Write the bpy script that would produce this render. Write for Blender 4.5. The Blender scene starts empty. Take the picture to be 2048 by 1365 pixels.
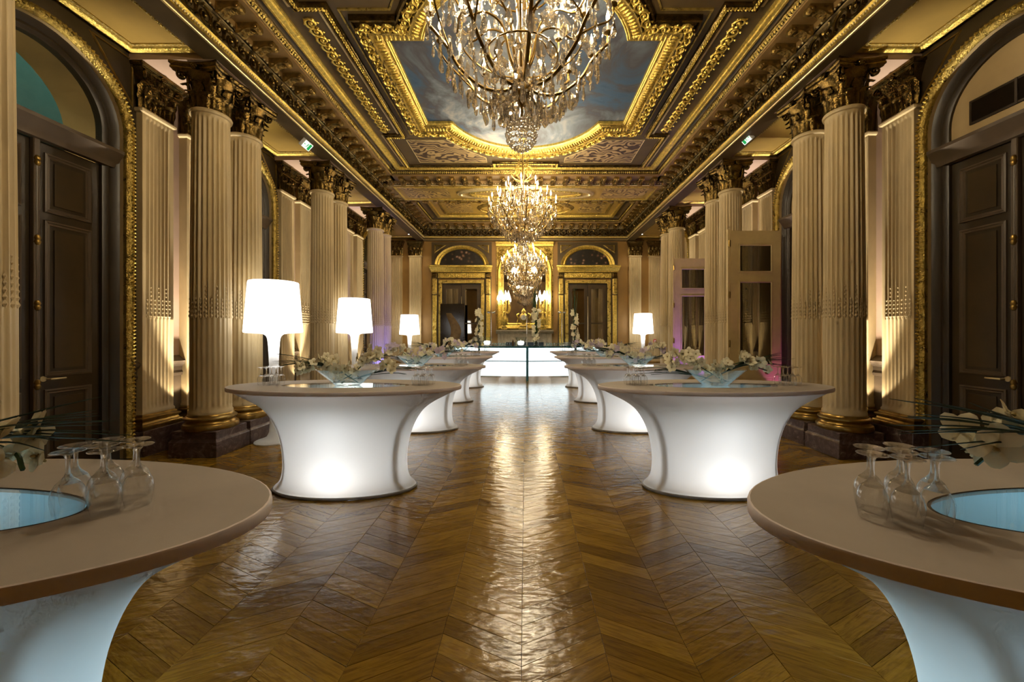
import bpy, math, random
import numpy as np
from mathutils import Matrix, Vector, Euler

# ---------------------------------------------------------------- camera, world, exposure
SC = bpy.context.scene
F, VPX, VPY, CAMH = 780.0, 1051.0, 667.0, 1.6
cam_d = bpy.data.cameras.new('camera')
cam = bpy.data.objects.new('camera', cam_d)
SC.collection.objects.link(cam)
cam.location = (0, 0, CAMH)
cam.rotation_euler = (math.pi / 2, 0, 0)
cam_d.sensor_width = 36.0
cam_d.lens = 36.0 * F / 2048.0
cam_d.shift_x = -(VPX - 1024.0) / 2048.0
cam_d.shift_y = -(682.5 - VPY) / 2048.0
cam_d.clip_start = 0.05
SC.camera = cam
SC.view_settings.view_transform = 'Standard'
SC.view_settings.look = 'None'
SC.view_settings.gamma = 1.0
SC.view_settings.exposure = 0.0
SC.view_settings.use_curve_mapping = False
world = bpy.data.worlds.new('world')
world.use_nodes = True
world.node_tree.nodes['Background'].inputs[0].default_value = (0.9, 0.75, 0.5, 1)
world.node_tree.nodes['Background'].inputs[1].default_value = 0.012
SC.world = world
try:
    c = SC.cycles
    c.use_denoising = True
    c.use_adaptive_sampling = True
    c.adaptive_threshold = 0.1
    c.adaptive_min_samples = 12
    c.max_bounces = 7
    c.diffuse_bounces = 2
    c.glossy_bounces = 3
    c.transmission_bounces = 5
    c.transparent_max_bounces = 14
    c.caustics_reflective = False
    c.caustics_refractive = False
    c.sample_clamp_indirect = 6.0
    c.sample_clamp_direct = 0.0
    c.use_light_tree = True
except Exception:
    pass
COL = SC.collection
R = math.radians
PI = math.pi
rnd = random.Random(7)

# ---------------------------------------------------------------- helpers
class MB:
    """collects vertices and faces of one mesh"""
    def __init__(s):
        s.v = []; s.f = []
    def add(s, V, Fc, M=None):
        o = len(s.v)
        if M is not None:
            A = np.asarray(V, float) @ np.array(M.to_3x3()).T + np.array(M.translation)
            V = A.tolist()
        s.v.extend([tuple(p) for p in V])
        s.f.extend([tuple(i + o for i in q) for q in Fc])
        return s
    def addm(s, mb, M=None):
        return s.add(mb.v, mb.f, M)
    def box(s, x0, x1, y0, y1, z0, z1):
        V = [(x0,y0,z0),(x1,y0,z0),(x1,y1,z0),(x0,y1,z0),(x0,y0,z1),(x1,y0,z1),(x1,y1,z1),(x0,y1,z1)]
        return s.add(V, [(3,2,1,0),(4,5,6,7),(0,1,5,4),(1,2,6,5),(2,3,7,6),(3,0,4,7)])
    def bbox(s, x0, x1, y0, y1, z0, z1, b):
        """box with a chamfer b on all edges (as stacked rings)"""
        rings = []
        for z, i in ((z0, b), (z0 + b, 0), (z1 - b, 0), (z1, b)):
            rings.append([(x0+i,y0+b,z),(x0+b,y0+i,z),(x1-b,y0+i,z),(x1-i,y0+b,z),(x1-i,y1-b,z),(x1-b,y1-i,z),(x0+b,y1-i,z),(x0+i,y1-b,z)])
        return s.rings(rings, True, True)
    def rings(s, rings, cap0=False, cap1=False, close=True):
        n = len(rings[0]); V = [p for r in rings for p in r]; Fc = []
        m = n if close else n - 1
        for k in range(len(rings) - 1):
            for i in range(m):
                j = (i + 1) % n
                Fc.append((k*n+i, k*n+j, (k+1)*n+j, (k+1)*n+i))
        if cap0: Fc.append(tuple(range(n - 1, -1, -1)))
        if cap1: Fc.append(tuple((len(rings)-1)*n + i for i in range(n)))
        return s.add(V, Fc)
    def lathe(s, prof, n=24, sx=1.0, sy=1.0, cap0=False, cap1=False, M=None):
        rings = [[(r*sx*math.cos(2*PI*i/n), r*sy*math.sin(2*PI*i/n), z) for i in range(n)] for r, z in prof]
        t = MB(); t.rings(rings, cap0, cap1)
        return s.addm(t, M)
    def tube(s, path, rad, n=6, cap=True):
        """round tube along a path; rad a number or one per point"""
        P = [Vector(p) for p in path]
        rs = rad if isinstance(rad, (list, tuple)) else [rad] * len(P)
        rings = []; up = None
        for i, p in enumerate(P):
            t = (P[min(i+1, len(P)-1)] - P[max(i-1, 0)])
            if t.length < 1e-9: t = Vector((0, 0, 1))
            t.normalize()
            if up is None:
                up = Vector((0, 0, 1)) if abs(t.z) < 0.9 else Vector((1, 0, 0))
            a = t.cross(up)
            if a.length < 1e-6: a = t.cross(Vector((0.3, 1, 0.2)))
            a.normalize(); b = a.cross(t); up = b
            rings.append([tuple(p + rs[i] * (a*math.cos(2*PI*k/n) + b*math.sin(2*PI*k/n))) for k in range(n)])
        return s.rings(rings, cap, cap)
    def sweep(s, path, prof, closed=False, plane='xy'):
        """prof [(offset to the left of travel, height)] swept along a 2-D path, mitred.  path points (x,y)."""
        n = len(path); rings = []
        for i in range(n):
            p = np.array(path[i], float)
            a = np.array(path[i-1] if (i > 0 or closed) else path[i], float)
            b = np.array(path[(i+1) % n] if (i < n-1 or closed) else path[i], float)
            d1 = p - a; d2 = b - p
            l1 = np.hypot(*d1); l2 = np.hypot(*d2)
            if l1 < 1e-9: d1 = d2; l1 = l2
            if l2 < 1e-9: d2 = d1; l2 = l1
            d1 = d1 / l1; d2 = d2 / l2
            n1 = np.array([-d1[1], d1[0]]); n2 = np.array([-d2[1], d2[0]])
            m = n1 + n2; L = np.hypot(*m)
            m = n1 if L < 1e-6 else m / L
            k = 1.0 / max(0.35, float(m @ n1))
            rings.append([(p[0] + m[0]*k*o, p[1] + m[1]*k*o, h) for o, h in prof])
        if closed: rings.append(rings[0])
        return s.rings(rings, close=False)
    def ball(s, c, r, n=8, m=5, sz=1.0):
        prof = [(max(1e-4, r*math.sin(PI*k/m)), -r*sz*math.cos(PI*k/m)) for k in range(m+1)]
        return s.lathe(prof, n, M=Matrix.Translation(c))
    def mesh(s, name, mat=None, smooth=None):
        me = bpy.data.meshes.new(name)
        me.from_pydata(s.v, [], s.f)
        if mat is not None: me.materials.append(mat)
        if smooth is not None:
            me.shade_smooth()
            if smooth < 179: me.set_sharp_from_angle(angle=R(smooth))
        me.update()
        return me

def link(name, me, parent=None, loc=(0,0,0), rot=(0,0,0), scale=(1,1,1), label=None, cat=None, group=None, kind=None):
    o = bpy.data.objects.new(name, me)
    COL.objects.link(o)
    o.location = loc; o.rotation_euler = rot; o.scale = scale
    if parent is not None: o.parent = parent
    tag(o, label, cat, group, kind)
    return o
def tag(o, label=None, cat=None, group=None, kind=None):
    if label: o['label'] = label
    if cat: o['category'] = cat
    if group: o['group'] = group
    if kind: o['kind'] = kind
    return o
def ob(name, mb, mat, parent=None, smooth=None, **k):
    return link(name, mb.mesh(name, mat, smooth), parent, **k)
def empty(name, loc=(0,0,0), rot=(0,0,0), scale=(1,1,1), label=None, cat=None, group=None, kind=None):
    o = link(name, None, None, loc, rot, scale, label, cat, group, kind)
    o.empty_display_size = 0.1
    return o
def T(x, y, z): return Matrix.Translation((x, y, z))
def RZ(a): return Matrix.Rotation(a, 4, 'Z')
def RX(a): return Matrix.Rotation(a, 4, 'X')
def RY(a): return Matrix.Rotation(a, 4, 'Y')
def S3(x, y, z): return Matrix.Diagonal((x, y, z, 1))
def spline(pts, n=6):
    """Catmull-Rom through the points"""
    P = [np.array(p, float) for p in pts]; P = [2*P[0]-P[1]] + P + [2*P[-1]-P[-2]]
    out = []
    for i in range(1, len(P)-2):
        for k in range(n):
            t = k / n
            out.append(0.5*((2*P[i]) + (-P[i-1]+P[i+1])*t + (2*P[i-1]-5*P[i]+4*P[i+1]-P[i+2])*t*t + (-P[i-1]+3*P[i]-3*P[i+1]+P[i+2])*t**3))
    out.append(P[-2])
    return [tuple(p) for p in out]
def point(name, loc, power, color, radius=0.05, parent=None):
    d = bpy.data.lights.new(name, 'POINT'); d.energy = power; d.color = color; d.shadow_soft_size = radius
    o = bpy.data.objects.new(name, d); COL.objects.link(o); o.location = loc
    if parent is not None: o.parent = parent
    return o
def spot(name, loc, target, power, color, angle=70, blend=0.3, radius=0.03, parent=None):
    d = bpy.data.lights.new(name, 'SPOT'); d.energy = power; d.color = color; d.shadow_soft_size = radius
    d.spot_size = R(angle); d.spot_blend = blend
    o = bpy.data.objects.new(name, d); COL.objects.link(o); o.location = loc
    o.rotation_euler = (Vector(target) - Vector(loc)).to_track_quat('-Z', 'Y').to_euler()
    if parent is not None: o.parent = parent
    return o

# ---------------------------------------------------------------- materials
def nodes(name):
    m = bpy.data.materials.new(name); m.use_nodes = True
    nt = m.node_tree; nt.nodes.clear()
    out = nt.nodes.new('ShaderNodeOutputMaterial')
    return m, nt, out
def N(nt, t, **k):
    n = nt.nodes.new(t)
    for a, b in k.items(): setattr(n, a, b)
    return n
def ramp(nt, fac, stops):
    r = N(nt, 'ShaderNodeValToRGB')
    e = r.color_ramp.elements
    while len(e) < len(stops): e.new(0.5)
    for x, (p, c) in zip(e, stops):
        x.position = p; x.color = (*c, 1)
    nt.links.new(fac, r.inputs[0])
    return r.outputs[0]
def coords(nt, scale=(1,1,1), kind='Object'):
    tc = N(nt, 'ShaderNodeTexCoord'); mp = N(nt, 'ShaderNodeMapping')
    nt.links.new(tc.outputs[kind], mp.inputs[0]); mp.inputs['Scale'].default_value = scale
    return mp.outputs[0]
def noise(nt, vec, scale, detail=4, rough=0.55, dist=0.0):
    n = N(nt, 'ShaderNodeTexNoise'); nt.links.new(vec, n.inputs['Vector'])
    n.inputs['Scale'].default_value = scale; n.inputs['Detail'].default_value = detail
    n.inputs['Roughness'].default_value = rough; n.inputs['Distortion'].default_value = dist
    return n.outputs['Fac']
def basic(name, col, rough=0.5, metal=0.0, var=0.25, nscale=6.0, bump=0.0, bscale=40.0, stretch=(1,1,1), spec=0.5, coat=0.0, col2=None, rvar=0.0):
    m, nt, out = nodes(name)
    p = N(nt, 'ShaderNodeBsdfPrincipled')
    v = coords(nt, stretch)
    f = noise(nt, v, nscale)
    c2 = col2 or tuple(min(1, c*(1+var)) for c in col)
    c1 = tuple(c*(1-var) for c in col)
    nt.links.new(ramp(nt, f, [(0.3, c1), (0.7, c2)]), p.inputs['Base Color'])
    p.inputs['Roughness'].default_value = rough
    p.inputs['Metallic'].default_value = metal
    p.inputs['Specular IOR Level'].default_value = spec
    p.inputs['Coat Weight'].default_value = coat
    if rvar:
        mr = N(nt, 'ShaderNodeMapRange'); nt.links.new(f, mr.inputs[0])
        mr.inputs[3].default_value = max(0.02, rough - rvar); mr.inputs[4].default_value = rough + rvar
        nt.links.new(mr.outputs[0], p.inputs['Roughness'])
    if bump:
        b = N(nt, 'ShaderNodeBump'); b.inputs['Strength'].default_value = bump; b.inputs['Distance'].default_value = 0.02
        nt.links.new(noise(nt, v, bscale, 3), b.inputs['Height'])
        nt.links.new(b.outputs[0], p.inputs['Normal'])
    nt.links.new(p.outputs[0], out.inputs[0])
    return m
def emit(name, col, strength, sampled=False):
    m, nt, out = nodes(name)
    if not sampled: m.cycles.emission_sampling = 'NONE'
    e = N(nt, 'ShaderNodeEmission'); e.inputs[0].default_value = (*col, 1); e.inputs[1].default_value = strength
    nt.links.new(e.outputs[0], out.inputs[0])
    return m
def thin_glass(name, tint=(1,1,1), refl=0.9, rough=0.02, power=3.0, body=0.04):
    """thin clear glass: clear straight on, mirror-like at grazing angles"""
    m, nt, out = nodes(name)
    tr = N(nt, 'ShaderNodeBsdfTransparent'); tr.inputs[0].default_value = (*tint, 1)
    gl = N(nt, 'ShaderNodeBsdfGlossy'); gl.inputs['Roughness'].default_value = rough
    lw = N(nt, 'ShaderNodeLayerWeight'); lw.inputs[0].default_value = 0.5
    fr = N(nt, 'ShaderNodeMath', operation='POWER'); nt.links.new(lw.outputs['Facing'], fr.inputs[0]); fr.inputs[1].default_value = power
    mu = N(nt, 'ShaderNodeMath', operation='MULTIPLY_ADD'); nt.links.new(fr.outputs[0], mu.inputs[0])
    mu.inputs[1].default_value = refl; mu.inputs[2].default_value = body; mu.use_clamp = True
    mx = N(nt, 'ShaderNodeMixShader'); nt.links.new(mu.outputs[0], mx.inputs[0])
    nt.links.new(tr.outputs[0], mx.inputs[1]); nt.links.new(gl.outputs[0], mx.inputs[2])
    nt.links.new(mx.outputs[0], out.inputs[0])
    return m
def crystal(name, tint=(1.0, 0.97, 0.92), clear=0.3, milk=0.06):
    m, nt, out = nodes(name)
    tr = N(nt, 'ShaderNodeBsdfTransparent'); tr.inputs[0].default_value = (*tint, 1)
    gl = N(nt, 'ShaderNodeBsdfGlass'); gl.inputs['Roughness'].default_value = 0.0; gl.inputs['IOR'].default_value = 1.55
    gl.inputs[0].default_value = (*tint, 1)
    mx = N(nt, 'ShaderNodeMixShader'); mx.inputs[0].default_value = 1 - clear
    nt.links.new(tr.outputs[0], mx.inputs[1]); nt.links.new(gl.outputs[0], mx.inputs[2])
    td = N(nt, 'ShaderNodeBsdfTranslucent'); td.inputs[0].default_value = (.9, .88, .84, 1)
    m2 = N(nt, 'ShaderNodeMixShader'); m2.inputs[0].default_value = milk
    nt.links.new(mx.outputs[0], m2.inputs[1]); nt.links.new(td.outputs[0], m2.inputs[2])
    nt.links.new(m2.outputs[0], out.inputs[0])
    return m
def translucent(name, col, trans=0.6, rough=0.7):
    m, nt, out = nodes(name)
    d = N(nt, 'ShaderNodeBsdfDiffuse'); d.inputs[0].default_value = (*col, 1)
    t = N(nt, 'ShaderNodeBsdfTranslucent'); t.inputs[0].default_value = (*col, 1)
    mx = N(nt, 'ShaderNodeMixShader'); mx.inputs[0].default_value = trans
    nt.links.new(d.outputs[0], mx.inputs[1]); nt.links.new(t.outputs[0], mx.inputs[2])
    nt.links.new(mx.outputs[0], out.inputs[0])
    return m

def parquet_mat():
    m, nt, out = nodes('oak_parquet')
    p = N(nt, 'ShaderNodeBsdfPrincipled')
    oi = N(nt, 'ShaderNodeObjectInfo'); ge = N(nt, 'ShaderNodeNewGeometry')
    ad = N(nt, 'ShaderNodeMath', operation='ADD'); nt.links.new(oi.outputs['Random'], ad.inputs[0]); nt.links.new(ge.outputs['Random Per Island'], ad.inputs[1])
    fr = N(nt, 'ShaderNodeMath', operation='FRACT'); nt.links.new(ad.outputs[0], fr.inputs[0])
    # grain runs along each board: u along board stored in the uv map
    uv = N(nt, 'ShaderNodeUVMap'); uv.uv_map = 'grain'
    off = N(nt, 'ShaderNodeCombineXYZ'); mul = N(nt, 'ShaderNodeMath', operation='MULTIPLY'); nt.links.new(fr.outputs[0], mul.inputs[0]); mul.inputs[1].default_value = 37.0
    nt.links.new(mul.outputs[0], off.inputs[2]); nt.links.new(mul.outputs[0], off.inputs[0])
    va = N(nt, 'ShaderNodeVectorMath', operation='ADD'); nt.links.new(uv.outputs[0], va.inputs[0]); nt.links.new(off.outputs[0], va.inputs[1])
    mp = N(nt, 'ShaderNodeMapping'); nt.links.new(va.outputs[0], mp.inputs[0]); mp.inputs['Scale'].default_value = (2.2, 26.0, 1.0)
    g = noise(nt, mp.outputs[0], 2.2, 6, 0.62, 1.2)
    base = ramp(nt, fr.outputs[0], [(0.0, (0.175, 0.090, 0.009)), (0.5, (0.265, 0.142, 0.014)), (1.0, (0.35, 0.20, 0.025))])
    gr = ramp(nt, g, [(0.32, (0.55, 0.48, 0.42)), (0.55, (1.0, 1.0, 1.0)), (0.8, (1.18, 1.14, 1.05))])
    mx = N(nt, 'ShaderNodeMix', data_type='RGBA', blend_type='MULTIPLY'); mx.inputs[0].default_value = 1.0
    nt.links.new(base, mx.inputs[6]); nt.links.new(gr, mx.inputs[7])
    nt.links.new(mx.outputs[2], p.inputs['Base Color'])
    p.inputs['Roughness'].default_value = 0.2
    mr = N(nt, 'ShaderNodeMapRange'); nt.links.new(g, mr.inputs[0]); mr.inputs[3].default_value = 0.22; mr.inputs[4].default_value = 0.10
    nt.links.new(mr.outputs[0], p.inputs['Roughness'])
    p.inputs['Specular IOR Level'].default_value = 0.66
    tc = coords(nt, (1, 1, 1), 'Object')
    geo = N(nt, 'ShaderNodeNewGeometry')
    wm = N(nt, 'ShaderNodeMapping'); nt.links.new(geo.outputs['Position'], wm.inputs[0]); wm.inputs['Scale'].default_value = (8.0, 17.0, 1.0)
    wav = noise(nt, wm.outputs[0], 1.0, 2, 0.5)
    b1 = N(nt, 'ShaderNodeBump'); b1.inputs['Strength'].default_value = 0.24; b1.inputs['Distance'].default_value = 0.02
    nt.links.new(wav, b1.inputs['Height'])
    b2 = N(nt, 'ShaderNodeBump'); b2.inputs['Strength'].default_value = 0.12; b2.inputs['Distance'].default_value = 0.004
    nt.links.new(g, b2.inputs['Height']); nt.links.new(b1.outputs[0], b2.inputs['Normal'])
    nt.links.new(b2.outputs[0], p.inputs['Normal'])
    nt.links.new(p.outputs[0], out.inputs[0])
    return m
def marble_mat():
    m, nt, out = nodes('dark_marble')
    p = N(nt, 'ShaderNodeBsdfPrincipled')
    g = N(nt, 'ShaderNodeNewGeometry')
    f = noise(nt, g.outputs['Position'], 7.0, 8, 0.65, 2.0)
    nt.links.new(ramp(nt, f, [(0.25, (0.016, 0.008, 0.007)), (0.5, (0.075, 0.042, 0.034)), (0.62, (0.14, 0.095, 0.08)), (0.7, (0.36, 0.29, 0.25)), (0.8, (0.09, 0.05, 0.04))]), p.inputs['Base Color'])
    p.inputs['Roughness'].default_value = 0.28
    nt.links.new(p.outputs[0], out.inputs[0])
    return m
def sky_mat():
    m, nt, out = nodes('painted_sky')
    p = N(nt, 'ShaderNodeBsdfPrincipled'); p.inputs['Roughness'].default_value = 0.6
    g = N(nt, 'ShaderNodeNewGeometry')
    f = noise(nt, g.outputs['Position'], 0.75, 6, 0.6, 0.8)
    nt.links.new(ramp(nt, f, [(0.30, (0.018, 0.060, 0.13)), (0.42, (0.045, 0.10, 0.19)), (0.50, (0.065, 0.065, 0.08)), (0.58, (0.14, 0.17, 0.21)), (0.68, (0.36, 0.34, 0.32)), (0.80, (0.10, 0.09, 0.09))]), p.inputs['Base Color'])
    nt.links.new(p.outputs[0], out.inputs[0])
    return m
def arabesque_mat(name, ground, ink, scale=3.0):
    m, nt, out = nodes(name)
    p = N(nt, 'ShaderNodeBsdfPrincipled'); p.inputs['Roughness'].default_value = 0.55
    g = N(nt, 'ShaderNodeNewGeometry')
    w = N(nt, 'ShaderNodeTexWave', wave_type='RINGS', rings_direction='SPHERICAL')
    nz = N(nt, 'ShaderNodeTexNoise'); nt.links.new(g.outputs['Position'], nz.inputs['Vector']); nz.inputs['Scale'].default_value = scale
    va = N(nt, 'ShaderNodeVectorMath', operation='ADD'); nt.links.new(g.outputs['Position'], va.inputs[0]); nt.links.new(nz.outputs['Color'], va.inputs[1])
    nt.links.new(va.outputs[0], w.inputs['Vector']); w.inputs['Scale'].default_value = scale * 1.4; w.inputs['Distortion'].default_value = 3.0; w.inputs['Detail'].default_value = 2
    f2 = noise(nt, g.outputs['Position'], scale * 1.1, 3)
    mu = N(nt, 'ShaderNodeMath', operation='MULTIPLY'); nt.links.new(w.outputs['Fac'], mu.inputs[0]); nt.links.new(f2, mu.inputs[1])
    nt.links.new(ramp(nt, mu.outputs[0], [(0.2, ground), (0.30, tuple(0.6*a+0.4*b for a, b in zip(ground, ink))), (0.36, ink)]), p.inputs['Base Color'])
    nt.links.new(p.outputs[0], out.inputs[0])
    return m
def flower_paint_mat():
    m, nt, out = nodes('painted_flowers')
    p = N(nt, 'ShaderNodeBsdfPrincipled'); p.inputs['Roughness'].default_value = 0.4
    g = N(nt, 'ShaderNodeNewGeometry')
    v = N(nt, 'ShaderNodeTexVoronoi'); nt.links.new(g.outputs['Position'], v.inputs['Vector']); v.inputs['Scale'].default_value = 6.0
    f = noise(nt, g.outputs['Position'], 3.0, 4)
    mu = N(nt, 'ShaderNodeMath', operation='SUBTRACT'); nt.links.new(f, mu.inputs[0]); nt.links.new(v.outputs['Distance'], mu.inputs[1])
    nt.links.new(ramp(nt, mu.outputs[0], [(0.0, (0.012, 0.008, 0.004)), (0.22, (0.03, 0.02, 0.01)), (0.34, (0.16, 0.07, 0.04)), (0.48, (0.4, 0.28, 0.2))]), p.inputs['Base Color'])
    nt.links.new(p.outputs[0], out.inputs[0])
    return m

GOLD = basic('gilding', (0.50, 0.36, 0.09), 0.30, 0.85, 0.4, 14, 0.7, 55, rvar=0.1)
GOLDB = basic('bright_gilding', (0.76, 0.545, 0.125), 0.28, 0.8, 0.35, 22, 0.5, 60)
GOLDD = basic('dark_gilding', (0.13, 0.086, 0.025), 0.17, 0.95, 0.6, 10, 0.35, 45, rvar=0.07)  # dark gold; as ground under bright ornament it paints in recess shade
BRONZE = basic('bronze', (0.30, 0.19, 0.05), 0.32, 0.9, 0.3, 12)
PALEGOLD = basic('pale_gilding', (0.72, 0.58, 0.30), 0.32, 0.6, 0.15, 20)
BROWN = basic('brown_paint', (0.085, 0.053, 0.016), 0.5, 0.0, 0.2, 3)
DBROWN = basic('dark_brown_paint', (0.036, 0.0225, 0.009), 0.42, 0.0, 0.2, 3, 0.04, 30)
DPANEL = basic('brown_door_panel', (0.056, 0.034, 0.0125), 0.4, 0.0, 0.2, 3)
TAUPE = basic('taupe_paint', (0.105, 0.072, 0.042), 0.45, 0.0, 0.15, 4)
OCHRE = basic('ochre_paint', (0.38, 0.235, 0.04), 0.6, 0.0, 0.12, 2)
OCHREW = basic('ochre_wall', (0.30, 0.16, 0.035), 0.55, 0.0, 0.12, 2)
PINK = basic('pink_beige_plaster', (0.40, 0.27, 0.185), 0.6, 0.0, 0.08, 2)
CREAM = basic('cream_stone', (0.50, 0.375, 0.19), 0.5, 0.0, 0.14, 4, 0.05, 25, stretch=(1, 1, 0.35))
CREAMW = basic('cream_paint', (0.50, 0.36, 0.17), 0.55, 0.0, 0.1, 2)
STONE = basic('mantel_stone', (0.45, 0.37, 0.26), 0.45, 0.0, 0.2, 8)
MARBLE = marble_mat()
SKY = sky_mat()
ARAB = arabesque_mat('arabesque_panel', (0.36, 0.25, 0.11), (0.05, 0.026, 0.015), 1.9)
ARABO = arabesque_mat('arabesque_ochre_panel', (0.50, 0.33, 0.09), (0.13, 0.07, 0.02), 2.2)
FLPAINT = flower_paint_mat()
OAK = parquet_mat()
SUB = basic('floor_joint', (0.02, 0.01, 0.004), 0.7)
TOPF = basic('taupe_fabric', (0.47, 0.41, 0.35), 0.7, 0.0, 0.06, 4, 0.05, 300)
TOPE = basic('lightened_taupe_edge', (0.80, 0.70, 0.67), 0.55, 0.0, 0.06, 4)  # colour raised above the top's to stand in for light on the edge
SKIRT = translucent('white_stretch_fabric', (0.86, 0.86, 0.85), 0.62)
RIMG = basic('grey_rim', (0.30, 0.28, 0.26), 0.5)
POST = basic('frame_post', (0.12, 0.12, 0.13), 0.5)
CHROME = basic('chrome', (0.8, 0.8, 0.8), 0.08, 1.0, 0.02)
BLACK = basic('black_plastic', (0.01, 0.01, 0.01), 0.4)
GRILLE = basic('grille_metal', (0.045, 0.03, 0.018), 0.45, 0.3)
GLASSW = thin_glass('wine_glass', (0.985, 0.985, 0.98), 0.95, 0.01, 2.3, 0.055)
GLASSB = thin_glass('bowl_glass', (0.96, 0.98, 0.97), 0.8, 0.01, 2.5, 0.05)
PANE = thin_glass('window_pane', (0.92, 0.94, 0.92), 0.6, 0.0, 4.0, 0.03)
DARKPANE = thin_glass('dark_pane', (0.35, 0.33, 0.28), 0.8, 0.0, 3.0, 0.12)
CRYST = crystal('crystal')
MIRROR = basic('mirror', (0.86, 0.84, 0.8), 0.02, 1.0, 0.0)
PETAL = translucent('orchid_petal', (0.96, 0.88, 0.64), 0.2)
PETALP = translucent('lilac_orchid_petal', (0.70, 0.58, 0.66), 0.25)
LIP = basic('orchid_lip', (0.55, 0.36, 0.06), 0.5, 0.0, 0.4, 60, col2=(0.75, 0.62, 0.3))
GREEN = basic('leaf_green', (0.035, 0.075, 0.022), 0.4, 0.0, 0.4, 8)
DGREEN = basic('grass_green', (0.018, 0.038, 0.016), 0.4, 0.0, 0.4, 8)
CANDLE = basic('candle_sleeve', (0.8, 0.72, 0.55), 0.5, 0.0, 0.05)
FLAME = emit('candle_flame', (1.0, 0.74, 0.36), 30.0)
SHADE = emit('lamp_shade_glow', (1.0, 0.965, 0.9), 3.2, True)
STEMG = translucent('lamp_stem_plastic', (0.86, 0.87, 0.88), 0.5)
BARGLOW = emit('bar_panel_glow', (0.84, 0.97, 1.0), 2.6, True)
TEALG = basic('teal_glass_edge', (0.02, 0.11, 0.14), 0.12, 0.2, 0.2, 10)
INSERT = thin_glass('table_insert_glass', (0.80, 0.92, 0.95), 0.95, 0.0, 3.0, 0.05)
FROST = translucent('frosted_insert', (0.50, 0.68, 0.75), 0.7)
CORONA = basic('lightened_corona_brown', (0.26, 0.155, 0.05), 0.5, 0.0, 0.15, 4)  # brown lightened to make up for the shadow on the soffit
CLEARG = crystal('wine_crystal', (0.99, 0.99, 0.985), 0.55, 0.0)
BIGFLAME = emit('candelabrum_flame', (1.0, 0.86, 0.6), 60.0)
BBULB = None

# ================================================================ THE ROOM
XW = 5.12          # side wall plane
XP = 5.00          # pilaster face
XC = 4.27          # column axis
XB = 3.85          # inner face of the beams
YE = 14.92         # end wall plane
YB = -2.6          # wall behind the camera
ZC = 5.85          # ceiling
ZA = 5.22          # aisle ceiling
BAYS = [1.265, 4.165, 7.065, 9.965, 12.95]
PAIRS = [(2.40, 3.03), (5.30, 5.93), (8.20, 8.83), (11.10, 11.73)]

# ---------------------------------------------------------------- floor: chevron boards
floor = ob('floor', MB().box(-5.6, 5.6, YB, YE + 0.3, -0.12, -0.007), SUB, label='golden oak chevron parquet floor', kind='structure')
PW, PS, PP = 0.42, 0.21, 0.130
def plank_geo(s):
    """s=+1: the board climbs away from the camera towards +x.  centred on its own middle"""
    g, ch = 0.0007, 0.0012
    def quad(ins, z):
        x0, x1 = -PW/2 + ins, PW/2 - ins
        return [(x, s*PS*(x/PW) + yy, z) for x, yy in ((x0, -PP/2 + ins), (x1, -PP/2 + ins), (x1, PP/2 - ins), (x0, PP/2 - ins))]
    V = quad(g, -0.0065) + quad(g, -0.0011) + quad(g + ch, 0.0)
    Fc = [(0,1,5,4),(1,2,6,5),(2,3,7,6),(3,0,4,7),(4,5,9,8),(5,6,10,9),(6,7,11,10),(7,4,8,11),(8,9,10,11)]
    d = np.array([PW, s*PS]); d = d/np.hypot(*d)
    UV = [(v[0]*d[0] + v[1]*d[1], -v[0]*d[1] + v[1]*d[0]) for v in V]
    return V, Fc, UV
def set_uv(me, UV):
    l = me.uv_layers.new(name='grain')
    idx = np.zeros(len(me.loops), dtype=np.int32); me.loops.foreach_get('vertex_index', idx)
    l.data.foreach_set('uv', np.asarray(UV, np.float32)[idx].ravel())
PG = {1: plank_geo(1), -1: plank_geo(-1)}
PM = {}
for s in (1, -1):
    V, Fc, UV = PG[s]
    me = bpy.data.meshes.new('plank'); me.from_pydata(V, [], Fc); me.materials.append(OAK); set_uv(me, UV); PM[s] = me
allp = []
for i in range(-13, 13):
    x0 = -0.02 + PW*i
    o0 = PS if i % 2 else 0.0
    o1 = PS - o0
    s = 1 if o1 > o0 else -1
    if x0 < -5.3 or x0 > 4.9: continue
    k = 0
    while True:
        y = -0.6 + k*PP + rnd.uniform(-0.0, 0.0)
        yc = y + PS/2 + PP/2
        if yc > YE + 0.1: break
        allp.append((x0 + PW/2, yc, s)); k += 1
def plank_rank(p):
    x, y, s = p
    if y < 1.7: return 1e9
    px = VPX + x*F/y; py = VPY + CAMH*F/y
    if px < -40 or px > 2090 or py > 1400: return 1e9
    t = 0.541/1.6                        # where the sight line passes the near table tops
    for cx in (-2.0, 1.95):
        if ((x*t - cx)/1.22)**2 + ((y*t - 1.3)/0.5)**2 < 1: return 1e9
    for cx in (-1.87, 1.95):
        if ((x - cx)/0.7)**2 + ((y - 4.06)/0.3)**2 < 1: return 1e9
        if y > 4.2 and abs(x - cx*y/4.06) < 0.75*y/4.06: return 1e9
    return y + 0.15*abs(x)
ranks = [plank_rank(p) for p in allp]
order = sorted(range(len(allp)), key=lambda i: ranks[i])
near = set(order[:300])
SV, SF, SU = [], [], []
for i, (x, y, s) in enumerate(allp):
    tx, ty = rnd.gauss(0, 0.0016), rnd.gauss(0, 0.0016)
    if i in near:
        link('plank', PM[s], floor, (x, y, 0), (tx, ty, 0))
    else:
        V, Fc, UV = PG[s]; o = len(SV)
        SV += [(v[0]+x, v[1]+y, v[2] + v[0]*ty + v[1]*tx) for v in V]
        SF += [tuple(a+o for a in q) for q in Fc]; SU += UV
me = bpy.data.meshes.new('parquet'); me.from_pydata(SV, [], SF); me.materials.append(OAK); set_uv(me, SU)
link('far_planks', me, floor, kind='stuff')

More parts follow.
